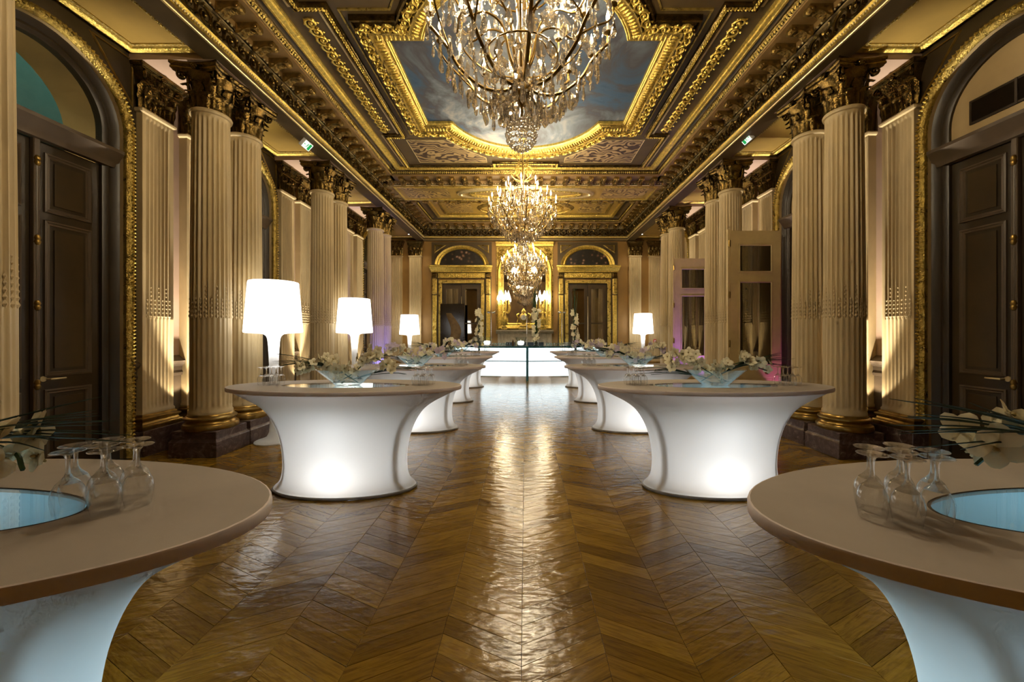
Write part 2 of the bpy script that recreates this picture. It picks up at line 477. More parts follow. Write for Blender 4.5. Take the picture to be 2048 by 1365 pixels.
# ---------------------------------------------------------------- walls
RO = 0.80          # half width of an arched opening
ZS = 4.12          # springing height
def arch_pts(r, n=20):
    return [(r*math.cos(PI*k/n), r*math.sin(PI*k/n)) for k in range(n+1)]
def arched_wall(mb, y0, y1, yc, r, zs, z1, x):
    """wall face in the plane x, with an arched hole reaching the floor"""
    a = arch_pts(r)
    V = [(x, y0, 0), (x, yc-r, 0), (x, yc-r, zs), (x, y0, zs), (x, yc+r, 0), (x, y1, 0), (x, y1, zs), (x, yc+r, zs)]
    mb.add(V, [(0,1,2,3), (4,5,6,7)])
    top = [(x, yc + c, zs + s) for c, s in a]
    ys = [y1] + [yc + c for c, s in a[1:-1]] + [y0]
    roof = [(x, y, z1) for y in ys]
    n = len(a)
    mb.add(top + roof, [(k, k+1, n+k+1, n+k) for k in range(n-1)])
    mb.add([(x, y1, zs), (x, y1, z1), (x, yc + r, zs)], [(0, 1, 2)])
    mb.add([(x, y0, zs), (x, y0, z1), (x, yc - r, zs)], [(0, 2, 1)])
def reveal(mb, yc, r, zs, x0, x1, zb=0.0):
    pts = [(yc + r, zb)] + [(yc + c, zs + s) for c, s in arch_pts(r)] + [(yc - r, zb)]
    mb.rings([[(x0, y, z) for y, z in pts], [(x1, y, z) for y, z in pts]], close=False)
WALLS = {}
for side, sg in (('left', -1), ('right', 1)):
    w = MB()
    edges = [YB] + [0.5*(a+b) for a, b in PAIRS] + [YE + 0.3]
    bl = [(YB, edges[1], BAYS[0])] + [(edges[k], edges[k+1], BAYS[k]) for k in range(1, 5)]
    for y0, y1, yc in bl:
        arched_wall(w, y0, y1, yc, RO, ZS, ZA + 0.3, sg*XW)
    WALLS[side] = ob('wall_' + side, w, PINK, kind='structure', label='pink beige side wall with arched doorways on the ' + side)
    for y0, y1, yc in bl:
        rv = MB(); reveal(rv, yc, RO, ZS, sg*XW, sg*(XW + 0.75)); ob('arch_reveal', rv, CREAMW, WALLS[side], 40)
# rooms behind the side walls
for side, sg in (('left', -1), ('right', 1)):
    b = MB()
    b.box(sg*(XW+0.6), sg*(XW+0.66), YB, YE, 0, 0.02)
    X1 = sg*(XW + 2.6)
    V = [(X1, YB, 0), (X1, YE, 0), (X1, YE, 6.4), (X1, YB, 6.4)]
    b.add(V, [(0,1,2,3)])
    b.add([(sg*(XW+.6), YB, 6.4), (X1, YB, 6.4), (X1, YE, 6.4), (sg*(XW+.6), YE, 6.4)], [(0,1,2,3)])
    b.add([(sg*(XW+.6), YB, 0), (X1, YB, 0), (X1, YE, 0), (sg*(XW+.6), YE, 0)], [(0,1,2,3)])
    lb = ob('wall_behind_' + side, b, basic('lobby_paint_' + side, (0.40, 0.46, 0.40) if sg < 0 else (0.2, 0.14, 0.06), 0.6, var=0.06), kind='structure')
    if sg < 0:
        cz = MB()
        for z0, z1, p in ((4.42, 4.56, 0.10), (4.60, 4.66, 0.16), (4.70, 4.74, 0.22)):
            cz.box(X1 + 0.005, X1 + p, YB + .1, YE - .1, z0, z1)
        fz = MB()
        for k in range(44):
            fz.addm(MB().ball((0, 0, 0), 0.055, 8, 4), T(X1 + 0.1, 0.4 + k*0.16, 4.49) @ S3(0.5, 1, 1))
        ob('lobby_cornice', cz, basic('teal_cornice', (0.16, 0.33, 0.30), 0.5), lb)
        ob('lobby_frieze', fz, basic('teal_frieze', (0.13, 0.30, 0.27), 0.5), lb, 50, kind='stuff')
wall_end = MB()
wall_end.box(-5.7, 5.7, YE, YE + 0.25, 0, 6.3)
wall_end = ob('wall_end', wall_end, OCHREW, kind='structure', label='ochre end wall behind the bar')
wall_back = ob('wall_back', MB().box(-5.7, 5.7, YB - 0.25, YB, 0, 6.3), OCHREW, kind='structure')

# dado rail and dado between the pilasters on each side wall
for side, sg in (('left', -1), ('right', 1)):
    d = MB()
    for a, b in PAIRS:
        y0, y1 = a - 0.3, b + 0.3
        x = sg*XW
        d.box(min(x, x - sg*0.03), max(x, x - sg*0.03), y0, y1, 0.36, 1.0)
        pr = [(0, 0.98), (0.05, 0.99), (0.06, 1.03), (0.045, 1.06), (0.05, 1.12), (0.085, 1.16), (0.095, 1.2), (0.0, 1.28)]
        d.rings([[(x - sg*p, y, z) for p, z in pr] for y in (y0, y1)], close=False)
        d.rings([[(x - sg*p, y, z) for p, z in [(0.02, 0), (0.02, 0.36), (0.0, 0.37)]] for y in (y0, y1)], close=False)
    ob('baseboard_' + side, d, TAUPE, kind='structure')

# ---------------------------------------------------------------- arch surrounds, doors
def half_round(r, n=6):
    return [(r*math.cos(PI*k/n), r*math.sin(PI*k/n)) for k in range(n+1)]
def arch_band(mb, yc, r0, r1, zs, x, sg, prof, zb=0.0):
    """moulding that follows jambs and arch: prof [(t 0..1 across r0..r1, projection)]"""
    path = [(r0, zb, 0)] 
    rings = []
    def ring(dir_c, dir_s, zbase):
        return [(x - sg*p, yc + (r0 + (r1-r0)*t)*dir_c, zbase + (r0 + (r1-r0)*t)*dir_s) for t, p in prof]
    rings.append(ring(1, 0, zb)); 
    for k in range(1, 6): rings.append(ring(1, 0, zb + (zs-zb)*k/5))
    for k in range(1, 24): rings.append(ring(math.cos(PI*k/24), math.sin(PI*k/24), zs))
    for k in range(0, 6): rings.append(ring(-1, 0, zs - (zs-zb)*k/5))
    mb.rings(rings, close=False)
LEAFLET = MB()
LEAFLET.add([(0,0,0),(0.018,-0.02,0.006),(0.018,0.02,0.006),(0.026,0,0.02),(0.045,0,0.004)], [(0,1,3),(0,3,2),(1,4,3),(3,4,2)])
def door_leaf(parent, x, sg, y0, y1, z0, z1, mat_f, mat_p, panels):
    t = 0.05
    leaf = ob('leaf', MB().bbox(min(x, x+sg*t), max(x, x+sg*t), y0 + .004, y1 - .004, z0, z1, 0.004), mat_f, parent)
    for (pz0, pz1) in panels:
        m = MB()
        a, b = y0 + 0.10, y1 - 0.10
        pth = [(a, pz0), (b, pz0), (b, pz1), (a, pz1)]
        prof = [(0.0, 0.0), (0.0, 0.016), (0.016, 0.022), (0.03, 0.008), (0.045, 0.012), (0.055, 0.0)]
        t1 = MB(); t1.sweep(pth, prof, True)
        m.add([(x - sg*h, p, q) for p, q, h in t1.v], t1.f)
        ob('panel_moulding', m, TAUPE, leaf)
        xi = x - sg*0.004
        m2 = MB(); m2.box(min(xi, xi - sg*0.008), max(xi, xi - sg*0.008), a + 0.09, b - 0.09, pz0 + 0.09, pz1 - 0.09)
        ob('panel', m2, mat_p, leaf)
    return leaf
DN = 0
def bay(side, sg, yc, tymp, doors, near):
    """everything in one arched doorway"""
    global DN
    DN += 1
    x = sg*XW
    W = WALLS[side]
    d = empty('door_%d' % DN, (0, 0, 0), kind='structure', label='%s double door in gilded arch on the %s' % ('dark brown panelled' if doors == 'closed' else 'open dark', side))
    # dark wooden surround filling the bay between the pilasters
    s = MB(); arched_wall(s, yc - 0.93, yc + 0.93, yc, 0.885, ZS, ZA - 0.02, x - sg*0.035)
    for q in (-.93, .93):
        s.rings([[(x - sg*0.035, yc + q, zz), (x, yc + q, zz)] for zz in (0, ZA - .02)], close=False)
    ob('arch_surround', s, DBROWN, d)
    for q in (-1, 1):                       # triangular spandrel panels
        m = MB()
        A = (yc + q*0.86, ZA - 0.10); B = (yc + q*0.42, ZA - 0.10); C = (yc + q*0.86, ZS + 0.46)
        t1 = MB(); t1.sweep([A, B, C] if q < 0 else [A, C, B], [(0, 0), (0, 0.012), (0.014, 0.016), (0.024, 0)], True)
        m.add([(x - sg*(0.036 + h), p, z) for p, z, h in t1.v], t1.f)
        ob('spandrel_panel', m, BRONZE, d)
    g = MB(); arch_band(g, yc, 0.80, 0.905, ZS, x, sg, [(0, 0), (0.0, 0.04), (0.12, 0.055), (0.3, 0.07), (0.5, 0.078), (0.7, 0.07), (0.88, 0.055), (1, 0.04), (1, 0)], 0.0)
    gm = ob('gilded_arch_moulding', g, GOLD, d, 40)
    lv = MB(); npts = []
    st = 0.048 if near else 0.075
    z = 0.08
    while z < ZS: npts += [(0.85, 0, z, 1), (-0.85, 0, z, -1)]; z += st
    na = int(PI*0.85/st)
    for k in range(na + 1):
        a = PI*k/na; npts.append((0.85*math.cos(a), 0.85*math.sin(a), None, a))
    sc = st/0.048
    for p in npts:
        if p[2] is None:
            M = T(x - sg*0.079, yc + p[0], ZS + p[1]) @ RX(p[3]) 
        else:
            M = T(x - sg*0.079, yc + p[0], p[2])
        lv.addm(LEAFLET, M @ Matrix(((0,0,-sg,0),(0,1,0,0),(1,0,0,0),(0,0,0,1))) @ S3(sc, 1.35, 1.7))
    ob('gilded_leaves', lv, GOLDB, gm, kind='stuff')
    # inner wooden frame, set back
    xi = x + sg*0.12
    f = MB(); arch_band(f, yc, 0.66, 0.80, ZS, xi, sg, [(0, -0.08), (0, 0.0), (0.15, 0.01), (0.3, 0.035), (0.55, 0.02), (0.8, 0.06), (1, 0.075), (1, -.08)], 0.0)
    ob('door_frame', f, DBROWN, d, 30)
    tb = MB()
    pr = [(0.0, 3.68), (0.05, 3.69), (0.06, 3.74), (0.075, 3.76), (0.12, 3.83), (0.15, 3.86), (0.15, 3.90), (0.06, 3.93), (0.0, 3.93)]
    tb.rings([[(xi - sg*p, y, z) for p, z in pr] for y in (yc - 0.79, yc + 0.79)], True, True, close=True)
    ob('transom_bar', tb, TAUPE, d, 30)
    # tympanum / fanlight
    a = arch_pts(0.67, 24)
    base = [(yc + 0.67, 3.92), (yc - 0.67, 3.92)]
    poly = [(yc + 0.67, 3.92)] + [(yc + c, ZS + s_) for c, s_ in a] + [(yc - 0.67, 3.92)]
    tm = MB(); tm.add([(xi + sg*0.03, p, q) for p, q in poly], [tuple(range(len(poly)))])
    if tymp == 'glass':
        ob('fanlight_pane', tm, PANE, d)
    else:
        ob('tympanum', tm, CREAMW, d)
    if tymp == 'grille':
        gy0, gy1, gz0, gz1 = yc - 0.42, yc + 0.45, 4.06, 4.34
        gr = MB(); t1 = MB(); t1.sweep([(gy0, gz0), (gy1, gz0), (gy1, gz1), (gy0, gz1)], [(0, 0), (0, .02), (.025, .02), (.025, 0)], True)
        gr.add([(xi + sg*0.03 - sg*h, p, q) for p, q, h in t1.v], t1.f)
        gr.box(min(xi + sg*.005, xi + sg*.025), max(xi + sg*.005, xi + sg*.025), yc - 0.005, yc + 0.02, gz0, gz1)
        gf = ob('air_grille', gr, GRILLE, d)
        for k in range(16):
            zz = gz0 + 0.025 + k*0.0155
            ob('slat', MB().add([(xi + sg*.026, gy0 + .02, zz), (xi + sg*.026, gy1 - .02, zz), (xi + sg*.008, gy1 - .02, zz + .009), (xi + sg*.008, gy0 + .02, zz + .009)], [(0,1,2,3)]), GRILLE, gf)
    PANS = [(0.22, 0.98), (1.12, 2.84), (2.93, 3.58)]
    if doors == 'closed':
        for q, (y0, y1) in enumerate(((yc - 0.66, yc), (yc, yc + 0.66))):
            door_leaf(d, xi + sg*0.03, sg, y0, y1, 0.02, 3.69, DBROWN, DPANEL, PANS)
        r_ = MB(); r_.tube([(xi - sg*0.012, yc + .005, 0.2), (xi - sg*0.012, yc + .005, 3.5)], 0.016, 8)
        r_.bbox(min(xi + sg*.03, xi - sg*.02), max(xi + sg*.03, xi - sg*.02), yc - .025, yc + .035, 0.02, 3.69, 0.008)
        ob('meeting_stile', r_, TAUPE, d, 40)
        cb = MB()
        for z in (0.45, 1.05, 1.9, 2.6, 3.45):
            cb.lathe([(0.001, -.06), (0.02, -.05), (0.03, -.02), (0.022, 0), (0.03, .02), (0.02, .05), (0.001, .06)], 10, M=T(xi - sg*0.02, yc + .005, z))
        cr = ob('cremone_bolt', cb, BRONZE, d, 40)
        h = MB(); h.tube([(xi - sg*.02, yc + .09, 1.10), (xi - sg*.07, yc + .09, 1.10), (xi - sg*.075, yc + .12, 1.10), (xi - sg*.075, yc + .22, 1.10)], [0.012, 0.011, 0.011, 0.009], 8)
        h.lathe([(0.001, 0), (0.03, 0), (0.03, .012), (0.001, .012)], 12, M=T(xi + sg*.03, yc + .09, 1.10) @ RY(-sg*PI/2))
        ob('door_handle', h, PALEGOLD, d, 40)
    return d
bay('left', -1, BAYS[1], 'glass', 'closed', True)
bay('left', -1, BAYS[2], 'glass', 'closed', True)
bay('left', -1, BAYS[3], 'glass', 'closed', False)
bay('left', -1, BAYS[4], 'glass', 'closed', False)
bay('right', 1, BAYS[1], 'grille', 'closed', True)
bay('right', 1, BAYS[2], 'solid', 'open', True)
bay('right', 1, BAYS[3], 'solid', 'open', False)
bay('right', 1, BAYS[4], 'solid', 'closed', False)

# open glazed door leaves standing in the right-hand aisle
DOORP = basic('cream_door_paint', (0.52, 0.38, 0.16), 0.5, 0, 0.08)
def open_leaf(y, label):
    t = empty('door_leaf', (XW - 0.15, y, 0), label=label, cat='door', group='open glazed door leaves')
    w, h = 0.98, 3.60
    P1, P2 = (0.98, 2.62), (2.78, 3.34)          # panes
    fr = MB()
    fr.box(-w, -w + 0.16, -0.025, 0.025, 0.02, h); fr.box(-0.16, 0, -0.025, 0.025, 0.02, h)
    for z0, z1 in ((0.02, 0.2), (0.72, P1[0]), (P1[1], P2[0]), (P2[1], h)):
        fr.box(-w + 0.16, -0.16, -0.025, 0.025, z0, z1)
    fr.box(-w - 0.045, -w, -0.02, 0.03, 0.02, h + 0.03)
    ob('frame', fr, DOORP, t)
    # arched lower rail of the big pane
    hump = [(-0.82, 0.97)] + [(-0.49 + 0.15*math.cos(PI - PI*k/10), 0.99 + 0.13*math.sin(PI*k/10)) for k in range(11)] + [(-0.16, 0.97)]
    m = MB(); n = len(hump)
    V = [(a, -0.027, b) for a, b in hump] + [(a, 0.027, b) for a, b in hump]
    m.add(V, [tuple(range(n-1, -1, -1)), tuple(range(n, 2*n))] + [(k, k+1, n+k+1, n+k) for k in range(n-1)])
    ob('shaped_rail', m, DOORP, t)
    for z0, z1 in (P1, P2):
        ob('pane', MB().box(-w + .16, -.16, -0.006, 0.0, z0, z1), DARKPANE, t)
        mm = MB(); t1 = MB(); t1.sweep([(-w + .16, z0), (-.16, z0), (-.16, z1), (-w + .16, z1)], [(0, 0), (0, .014), (.02, .018), (.035, 0)], True)
        mm.add([(p, -0.024 - hh, q) for p, q, hh in t1.v], t1.f)
        ob('pane_moulding', mm, DOORP, t)
    ob('bottom_panel', MB().bbox(-w + .16, -.16, -0.02, 0.02, 0.2, 0.72, .004), DOORP, t)
    for z in (0.55, 1.4, 2.35, 3.35):
        ob('hinge', MB().lathe([(0.001, -.07), (0.018, -.06), (0.018, .06), (0.001, .07)], 8, M=T(-w - .02, -.03, z)), BRONZE, t, 40)
    ob('knob', MB().lathe([(0.03, 0), (0.03, .01), (0.012, .015), (0.012, .03), (0.028, .045), (0.022, .06), (0.001, .065)], 12, M=T(-0.28, -0.025, 0.83) @ RX(PI/2)), BRONZE, t, 40)
    return t
open_leaf(7.62, 'open cream glazed door leaf between the nearest and second column pairs on the right')
open_leaf(10.45, 'violet-lit open glazed door leaf farther back in the right aisle')

# ---------------------------------------------------------------- columns and pilasters
ZPL, ZSB, ZST, ZCT = 0.33, 0.53, 4.55, 5.11
def flute(t, d):
    return 0.0 if t < 0.2 else d*math.sin(PI*(t-0.2)/0.8)
def shaft_radius(z):
    u = (z - ZSB)/(ZST - ZSB)
    return 0.231 - 0.030*max(0, u - 0.15)**1.4
NF, NS = 24, 6
def col_ring(z, depth, extra=0.0):
    r0 = shaft_radius(z) + extra
    out = []
    for k in range(NF*NS):
        t = (k % NS)/NS; a = 2*PI*k/(NF*NS)
        r = r0 - flute(t, depth)
        out.append((r*math.cos(a), r*math.sin(a), z))
    return out
ZTH = 1.80
sh = MB()
sh.rings([col_ring(ZSB, 0, .012), col_ring(ZSB + .03, 0, .012), col_ring(ZSB + .05, 0), col_ring(ZSB + .09, 0), col_ring(ZSB + .12, .011), col_ring(ZTH - .02, .011), col_ring(ZTH, .004), col_ring(ZTH + .02, .022),
          col_ring(2.6, .022), col_ring(3.4, .022), col_ring(ZST - .14, .021), col_ring(ZST - .10, 0), col_ring(ZST - .07, 0), col_ring(ZST - .055, 0, .004), col_ring(ZST - .045, 0, .022), col_ring(ZST - .02, 0, .028), col_ring(ZST, 0, .02), col_ring(ZST, 0, -.03)])
SHAFT = sh.mesh('shaft', CREAM, 32)
bd = MB()
BUD = MB(); BUD.add([(0,0,-1),(.8,0,0),(0,.8,0),(-.8,0,0),(0,-.8,0),(0,0,1)], [(0,2,1),(0,3,2),(0,4,3),(0,1,4),(5,1,2),(5,2,3),(5,3,4),(5,4,1)])
for k in range(NF):
    a = 2*PI*(k + 0.6)/NF
    nb = 8 if k % 2 else 5
    for j in range(nb):
        z = ZTH + 0.03 + j*0.055
        s = 0.027 if j == 0 else 0.024 - 0.0015*j
        r = shaft_radius(z) - 0.006
        bd.addm(BUD, T(r*math.cos(a), r*math.sin(a), z) @ RZ(a) @ S3(s*.7, s, s*1.45))
BUDS = bd.mesh('bud_garland', CREAM)
base_prof = [(0.30, ZPL), (0.307, ZPL + .012), (0.311, ZPL + .035), (0.307, ZPL + .058), (0.30, ZPL + .07), (0.285, ZPL + .075), (0.272, ZPL + .09), (0.268, ZPL + .105), (0.276, ZPL + .12), (0.282, ZPL + .128), (0.29, ZPL + .14), (0.288, ZPL + .155), (0.27, ZPL + .168), (0.258, ZPL + .172), (0.255, ZPL + .185), (0.24, ZPL + .2)]
BASEM = MB().lathe(base_prof, 40).mesh('base', BRONZE, 40)
pl = MB(); pl.bbox(-.31, .31, -.305, .305, 0.0, 0.2, .006)
pl.sweep([(-.30, -.295), (.30, -.295), (.30, .295), (-.30, .295)], [(-.01, .2), (-.004, .205), (.012, .225), (.016, .24)], True)
pl.bbox(-.285, .285, -.28, .28, 0.2, ZPL, .006)
PLINTH = pl.mesh('plinth', MARBLE)
def acanthus(h, w, curl):
    """leaf: rises along +z, leans out along +x and curls over at the tip"""
    rows = []
    nv = 8
    for k in range(nv + 1):
        u = k/nv
        z = h*math.sin(min(1.0, u*1.15)*PI/2) - (0.0 if u < .75 else (u-.75)*1.5*h*.35)
        x = 0.012 + curl*(u**2.6)
        wd = w*(0.72 + 0.5*math.sin(PI*min(1, u*1.1)))*(1.0 if k % 2 == 0 else 0.78)*(1 - 0.72*max(0, u - .72)/.28)
        rows.append([(x - .012, -wd, z - 0.1*wd), (x + .004, -wd*.5, z), (x + .016, 0, z + .005), (x + .004, wd*.5, z), (x - .012, wd, z - 0.1*wd)])
    m = MB(); m.rings(rows, close=False)
    return m
LEAF1 = acanthus(0.21, 0.066, 0.085).mesh('acanthus_leaf', GOLDD, 60)
LEAF2 = acanthus(0.34, 0.066, 0.094).mesh('acanthus_leaf', GOLDD, 60)
def volute_mb():
    p = [(0.0, 0, 0)]
    pts = []
    for k in range(26):
        t = k/25; a = PI*0.9 - t*PI*3.1
        r = 0.062*(1 - 0.78*t)
        pts.append((0.05 + r*math.cos(a), 0, 0.37 + 0.05 + r*math.sin(a)))
    st = [(-0.02, 0, 0.22), (-0.015, 0, 0.32)]
    m = MB(); m.tube(st + pts, [0.012, 0.015] + [0.016 - 0.008*k/25 for k in range(26)], 5)
    m.ball((0.05, 0, 0.42), 0.02, 6, 4)
    return m
VOL = volute_mb().mesh('volute', GOLDD, 50)
bell = MB(); bell.lathe([(0.20, 0), (0.205, 0.02), (0.195, 0.06), (0.20, 0.25), (0.225, 0.36), (0.27, 0.43), (0.275, 0.45)], 28)
BELL = bell.mesh('capital', GOLDD, 50)
def abacus_mb():
    m = MB(); rings = []
    for z, s in ((0.445, 0.93), (0.46, 0.95), (0.475, 1.0), (0.50, 1.0), (0.51, 0.97), (0.53, 1.03), (0.56, 1.03)):
        r = []
        for q in range(4):
            for k in range(9):
                t = -1 + 2*k/8
                d = 0.25 + 0.05*t*t
                c = [(d, 0.297*t), (-0.297*t, d), (-d, -0.297*t), (0.297*t, -d)][q]
                r.append((c[0]*s, c[1]*s, z))
        rings.append(r)
    m.rings(rings, True, True)
    return m
ABAC = abacus_mb().mesh('abacus', GOLDD, 40)
fl = MB()
for k in range(6):
    fl.addm(MB().ball((0, 0, 0), 0.024, 6, 4), T(0.0, 0.022*math.cos(k*PI/3), 0.022*math.sin(k*PI/3)))
fl.ball((0.015, 0, 0), 0.018, 6, 4)
FLEUR = fl.mesh('fleuron', GOLDD, 60)
def make_column(x, y, rz, label):
    t = empty('column', (x, y, 0), (0, 0, rz), label=label, cat='column', group='paired fluted columns', kind='thing')
    link('plinth', PLINTH, t); link('base', BASEM, t); s = link('shaft', SHAFT, t); link('bud_garland', BUDS, s, kind='stuff')
    c = link('capital', BELL, t, (0, 0, ZST))
    for k in range(8):
        a = 2*PI*k/8 + PI/8
        link('acanthus_leaf', LEAF1, c, (0.198*math.cos(a), 0.198*math.sin(a), 0.0), (0, 0, a))
        a += PI/8
        link('acanthus_leaf', LEAF2, c, (0.200*math.cos(a), 0.200*math.sin(a), 0.0), (0, 0, a))
    for q in range(4):
        for dq in (-0.13, 0.13):
            a = PI/4 + q*PI/2 + dq
            link('volute', VOL, c, (0.255*math.cos(a), 0.255*math.sin(a), 0), (0, 0, a - dq*2.2))
        a = q*PI/2
        link('fleuron', FLEUR, c, (0.28*math.cos(a), 0.28*math.sin(a), 0.5), (0, 0, a))
    link('abacus', ABAC, c)
    return t
ORD = ['nearest', 'second', 'third', 'fourth']
for side, sg, dy in (('left', -1, 0.0), ('right', 1, -0.07)):
    for k, (a, b) in enumerate(PAIRS):
        if k == 0:
            if sg < 0: make_column(sg*XC, b - .03, 0, 'fluted cream column cut by the left edge of the picture')
            continue
        nm = ['', 'nearest', 'middle', 'farthest'][k]
        make_column(sg*XC, a + dy, 0, 'fluted cream column, front one of the %s pair along the %s aisle' % (nm, side))
        make_column(sg*XC, b + dy, 0, 'fluted cream column, rear one of the %s pair along the %s aisle' % (nm, side))

# pilaster: face towards local +x, centred on local y
PWD = 0.45
def pil_row(z, depth, extra=0.0, d0=0.115):
    n = 7; S = 8; out = [(0, -PWD/2 - extra, z)]
    m = 0.035
    for k in range(n*S + 1):
        t = (k % S)/S; y = -PWD/2 + m + (PWD - 2*m)*k/(n*S)
        out.append((d0 + extra - (flute(t, depth) if k < n*S else 0), y, z))
    out[1] = (d0 + extra, -PWD/2 - extra, z); out[-1] = (d0 + extra, PWD/2 + extra, z)
    out.append((0, PWD/2 + extra, z))
    return out
ps = MB()
ps.rings([pil_row(ZSB, 0, .012), pil_row(ZSB + .03, 0, .012), pil_row(ZSB + .05, 0), pil_row(ZSB + .09, 0), pil_row(ZSB + .12, .011), pil_row(ZTH - .02, .011), pil_row(ZTH, .004), pil_row(ZTH + .02, .022),
          pil_row(3.0, .022), pil_row(ZST - .14, .021), pil_row(ZST - .10, 0), pil_row(ZST - .06, 0), pil_row(ZST - .045, 0, .022), pil_row(ZST - .02, 0, .028), pil_row(ZST, 0, .02), pil_row(ZST, 0, -.03)], close=False)
PSHAFT = ps.mesh('shaft', CREAM, 32)
pb = MB()
for k in range(7):
    y = -PWD/2 + 0.035 + (PWD - .07)*(k + .6)/7
    for j in range(8 if k % 2 else 5):
        z = ZTH + 0.03 + j*0.055; s = 0.027 if j == 0 else 0.024 - 0.0015*j
        pb.addm(BUD, T(0.110, y, z) @ S3(s*.7, s, s*1.45))
PBUDS = pb.mesh('bud_garland', CREAM)
pbm = MB()
pbm.rings([[(0, -PWD/2 - (r-.23), z), (.115 + r - .23, -PWD/2 - (r-.23), z), (.115 + r - .23, PWD/2 + (r-.23), z), (0, PWD/2 + (r-.23), z)] for r, z in base_prof], close=False)
PBASE = pbm.mesh('base', BRONZE, 30)
PPL = MB().bbox(0.0, 0.21, -.305, .305, 0, ZPL, .006).mesh('plinth', MARBLE)
pbell = MB(); pbell.rings([[(0, -w, z), (d, -w, z), (d, w, z), (0, w, z)] for d, w, z in ((.10, .215, 0), (.105, .22, .06), (.11, .225, .25), (.14, .25, .38), (.17, .28, .45))], close=False)
PBELL = pbell.mesh('capital', GOLDD)
pab = MB(); pab.rings([[(0, -w, z), (d, -w, z), (d, w, z), (0, w, z)] for d, w, z in ((.16, .27, .445), (.17, .285, .475), (.19, .30, .5), (.18, .29, .51), (.205, .315, .53), (.205, .315, .56))], True, True)
PAB = pab.mesh('abacus', GOLDD)
def make_pilaster(x, y, rz, label, group):
    t = empty('pilaster', (x, y, 0), (0, 0, rz), label=label, cat='pilaster', group=group, kind='thing')
    link('plinth', PPL, t); link('base', PBASE, t); s = link('shaft', PSHAFT, t); link('bud_garland', PBUDS, s, kind='stuff')
    c = link('capital', PBELL, t, (0, 0, ZST))
    for yy in (-.15, -.0, .15): link('acanthus_leaf', LEAF1, c, (0.10, yy, 0))
    for yy in (-.21, -.075, .075, .21): link('acanthus_leaf', LEAF2, c, (0.095, yy, 0))
    for yy, a in ((-.215, -.6), (-.19, -.9), (.215, .6), (.19, .9), (-.05, -PI/2), (.05, PI/2)): link('volute', VOL, c, (0.12, yy, 0.0), (0, 0, a))
    link('abacus', PAB, c); link('fleuron', FLEUR, c, (0.19, 0, 0.5))
    return t
for side, sg, dy in (('left', -1, 0.0), ('right', 1, -0.07)):
    for k, (a, b) in enumerate(PAIRS):
        if k == 0: continue
        nm = ['', 'nearest', 'middle', 'farthest'][k]
        make_pilaster(sg*XW, a + dy + .02, 0 if sg < 0 else PI, 'flat fluted pilaster on the %s wall behind the front column of the %s pair' % (side, nm), 'fluted wall pilasters')
        make_pilaster(sg*XW, b + dy + .06, 0 if sg < 0 else PI, 'flat fluted pilaster on the %s wall behind the rear column of the %s pair' % (side, nm), 'fluted wall pilasters')
for x, nm in ((-4.19, 'inner pilaster on the end wall, left of the gilded doors'), (4.17, 'inner pilaster on the end wall, right of the gilded doors'),
              (-4.93, 'outer pilaster in the far left corner of the end wall'), (4.93, 'outer pilaster in the far right corner of the end wall')):
    make_pilaster(x, YE, -PI/2, 'pale fluted ' + nm, 'end wall pilasters')

# uplighters hidden behind the columns
for side, sg in (('left', -1), ('right', 1)):
    for k, (a, b) in enumerate(PAIRS[1:]):
        y = 0.5*(a + b) + (0 if sg < 0 else -.07) + 0.04
        nm = ['nearest', 'middle', 'farthest'][k]
        u = empty('uplighter', (sg*(XW - 0.30), y, 0.42), label='small uplighter between the %s pilaster pair, %s wall' % (nm, side), cat='light', group='pilaster uplighters')
        ob('housing', MB().lathe([(0.001, -.0), (0.03, 0), (0.034, .05), (0.028, .05), (0.026, .03), (0.001, .03)], 12), BLACK, u, 40)
        ob('lens', MB().lathe([(0.001, .04), (0.025, .04)], 12), emit('uplighter_lens_%s_%d' % (side, k), (1, .93, .82), 6), u)
        ob('bracket', MB().box(-.02, .02, -.02, .02, -.42, 0.0), BLACK, u)
        spot('uplight', (0, 0, 0.06), (sg*0.13, 0, 2.0), 48.0, (1.0, 0.87, 0.68), 84, 0.25, 0.02, u)
        for q in (-1, 1): spot('uplight_beam', (0, q*.02, 0.06), (sg*0.20, q*.32, 3.6), 850.0, (1.0, 0.91, 0.76), 32, 1.0, 0.02, u)

# ---------------------------------------------------------------- main ceiling
YM0, YM1 = 2.95, 10.40         # big coffer
YT0, YT1 = 10.45, 11.60        # cross beam
YN0, YN1 = 11.62, 14.72        # far coffer
ceiling = ob('ceiling', MB().box(-5.7, 5.7, YB, YE + .3, ZC, ZC + 0.25), BROWN, kind='structure', label='brown coffered ceiling with gilded mouldings')
def hang(mb, path, prof, closed=True, z=ZC):
    """ceiling moulding: prof [(offset, drop below z)]"""
    t = MB(); t.sweep(path, [(o, -d) for o, d in prof], closed)
    mb.add([(x, y, z + h) for x, y, h in t.v], [tuple(reversed(f)) for f in t.f])
    return mb
def rect(x0, x1, y0, y1): return [(x0, y0), (x1, y0), (x1, y1), (x0, y1)]   # counter-clockwise: left of travel is inside
CY = 6.70
SXW, SYH, LX, LR = 1.95, 1.10, 1.46, 1.545
def lobe(sgn, d=0.0):
    """quatrefoil-like sky outline grown outwards by d, ccw"""
    pts = []
    xw, yh = SXW + d, SYH + d
    R_ = LR + d
    cyl = SYH + 1.04 - LR
    lx = math.sqrt(max(0.01, R_**2 - (yh - cyl)**2))
    a0 = math.atan2(yh - cyl, lx)
    arc = [(R_*math.cos(a0 + (PI - 2*a0)*k/28), cyl + R_*math.sin(a0 + (PI - 2*a0)*k/28)) for k in range(29)]
    top = [(xw, yh)] + arc + [(-xw, yh)]
    bot = [(-x, -y) for x, y in top]
    return [(x, CY + y) for x, y in top + bot]
o = lobe(1)
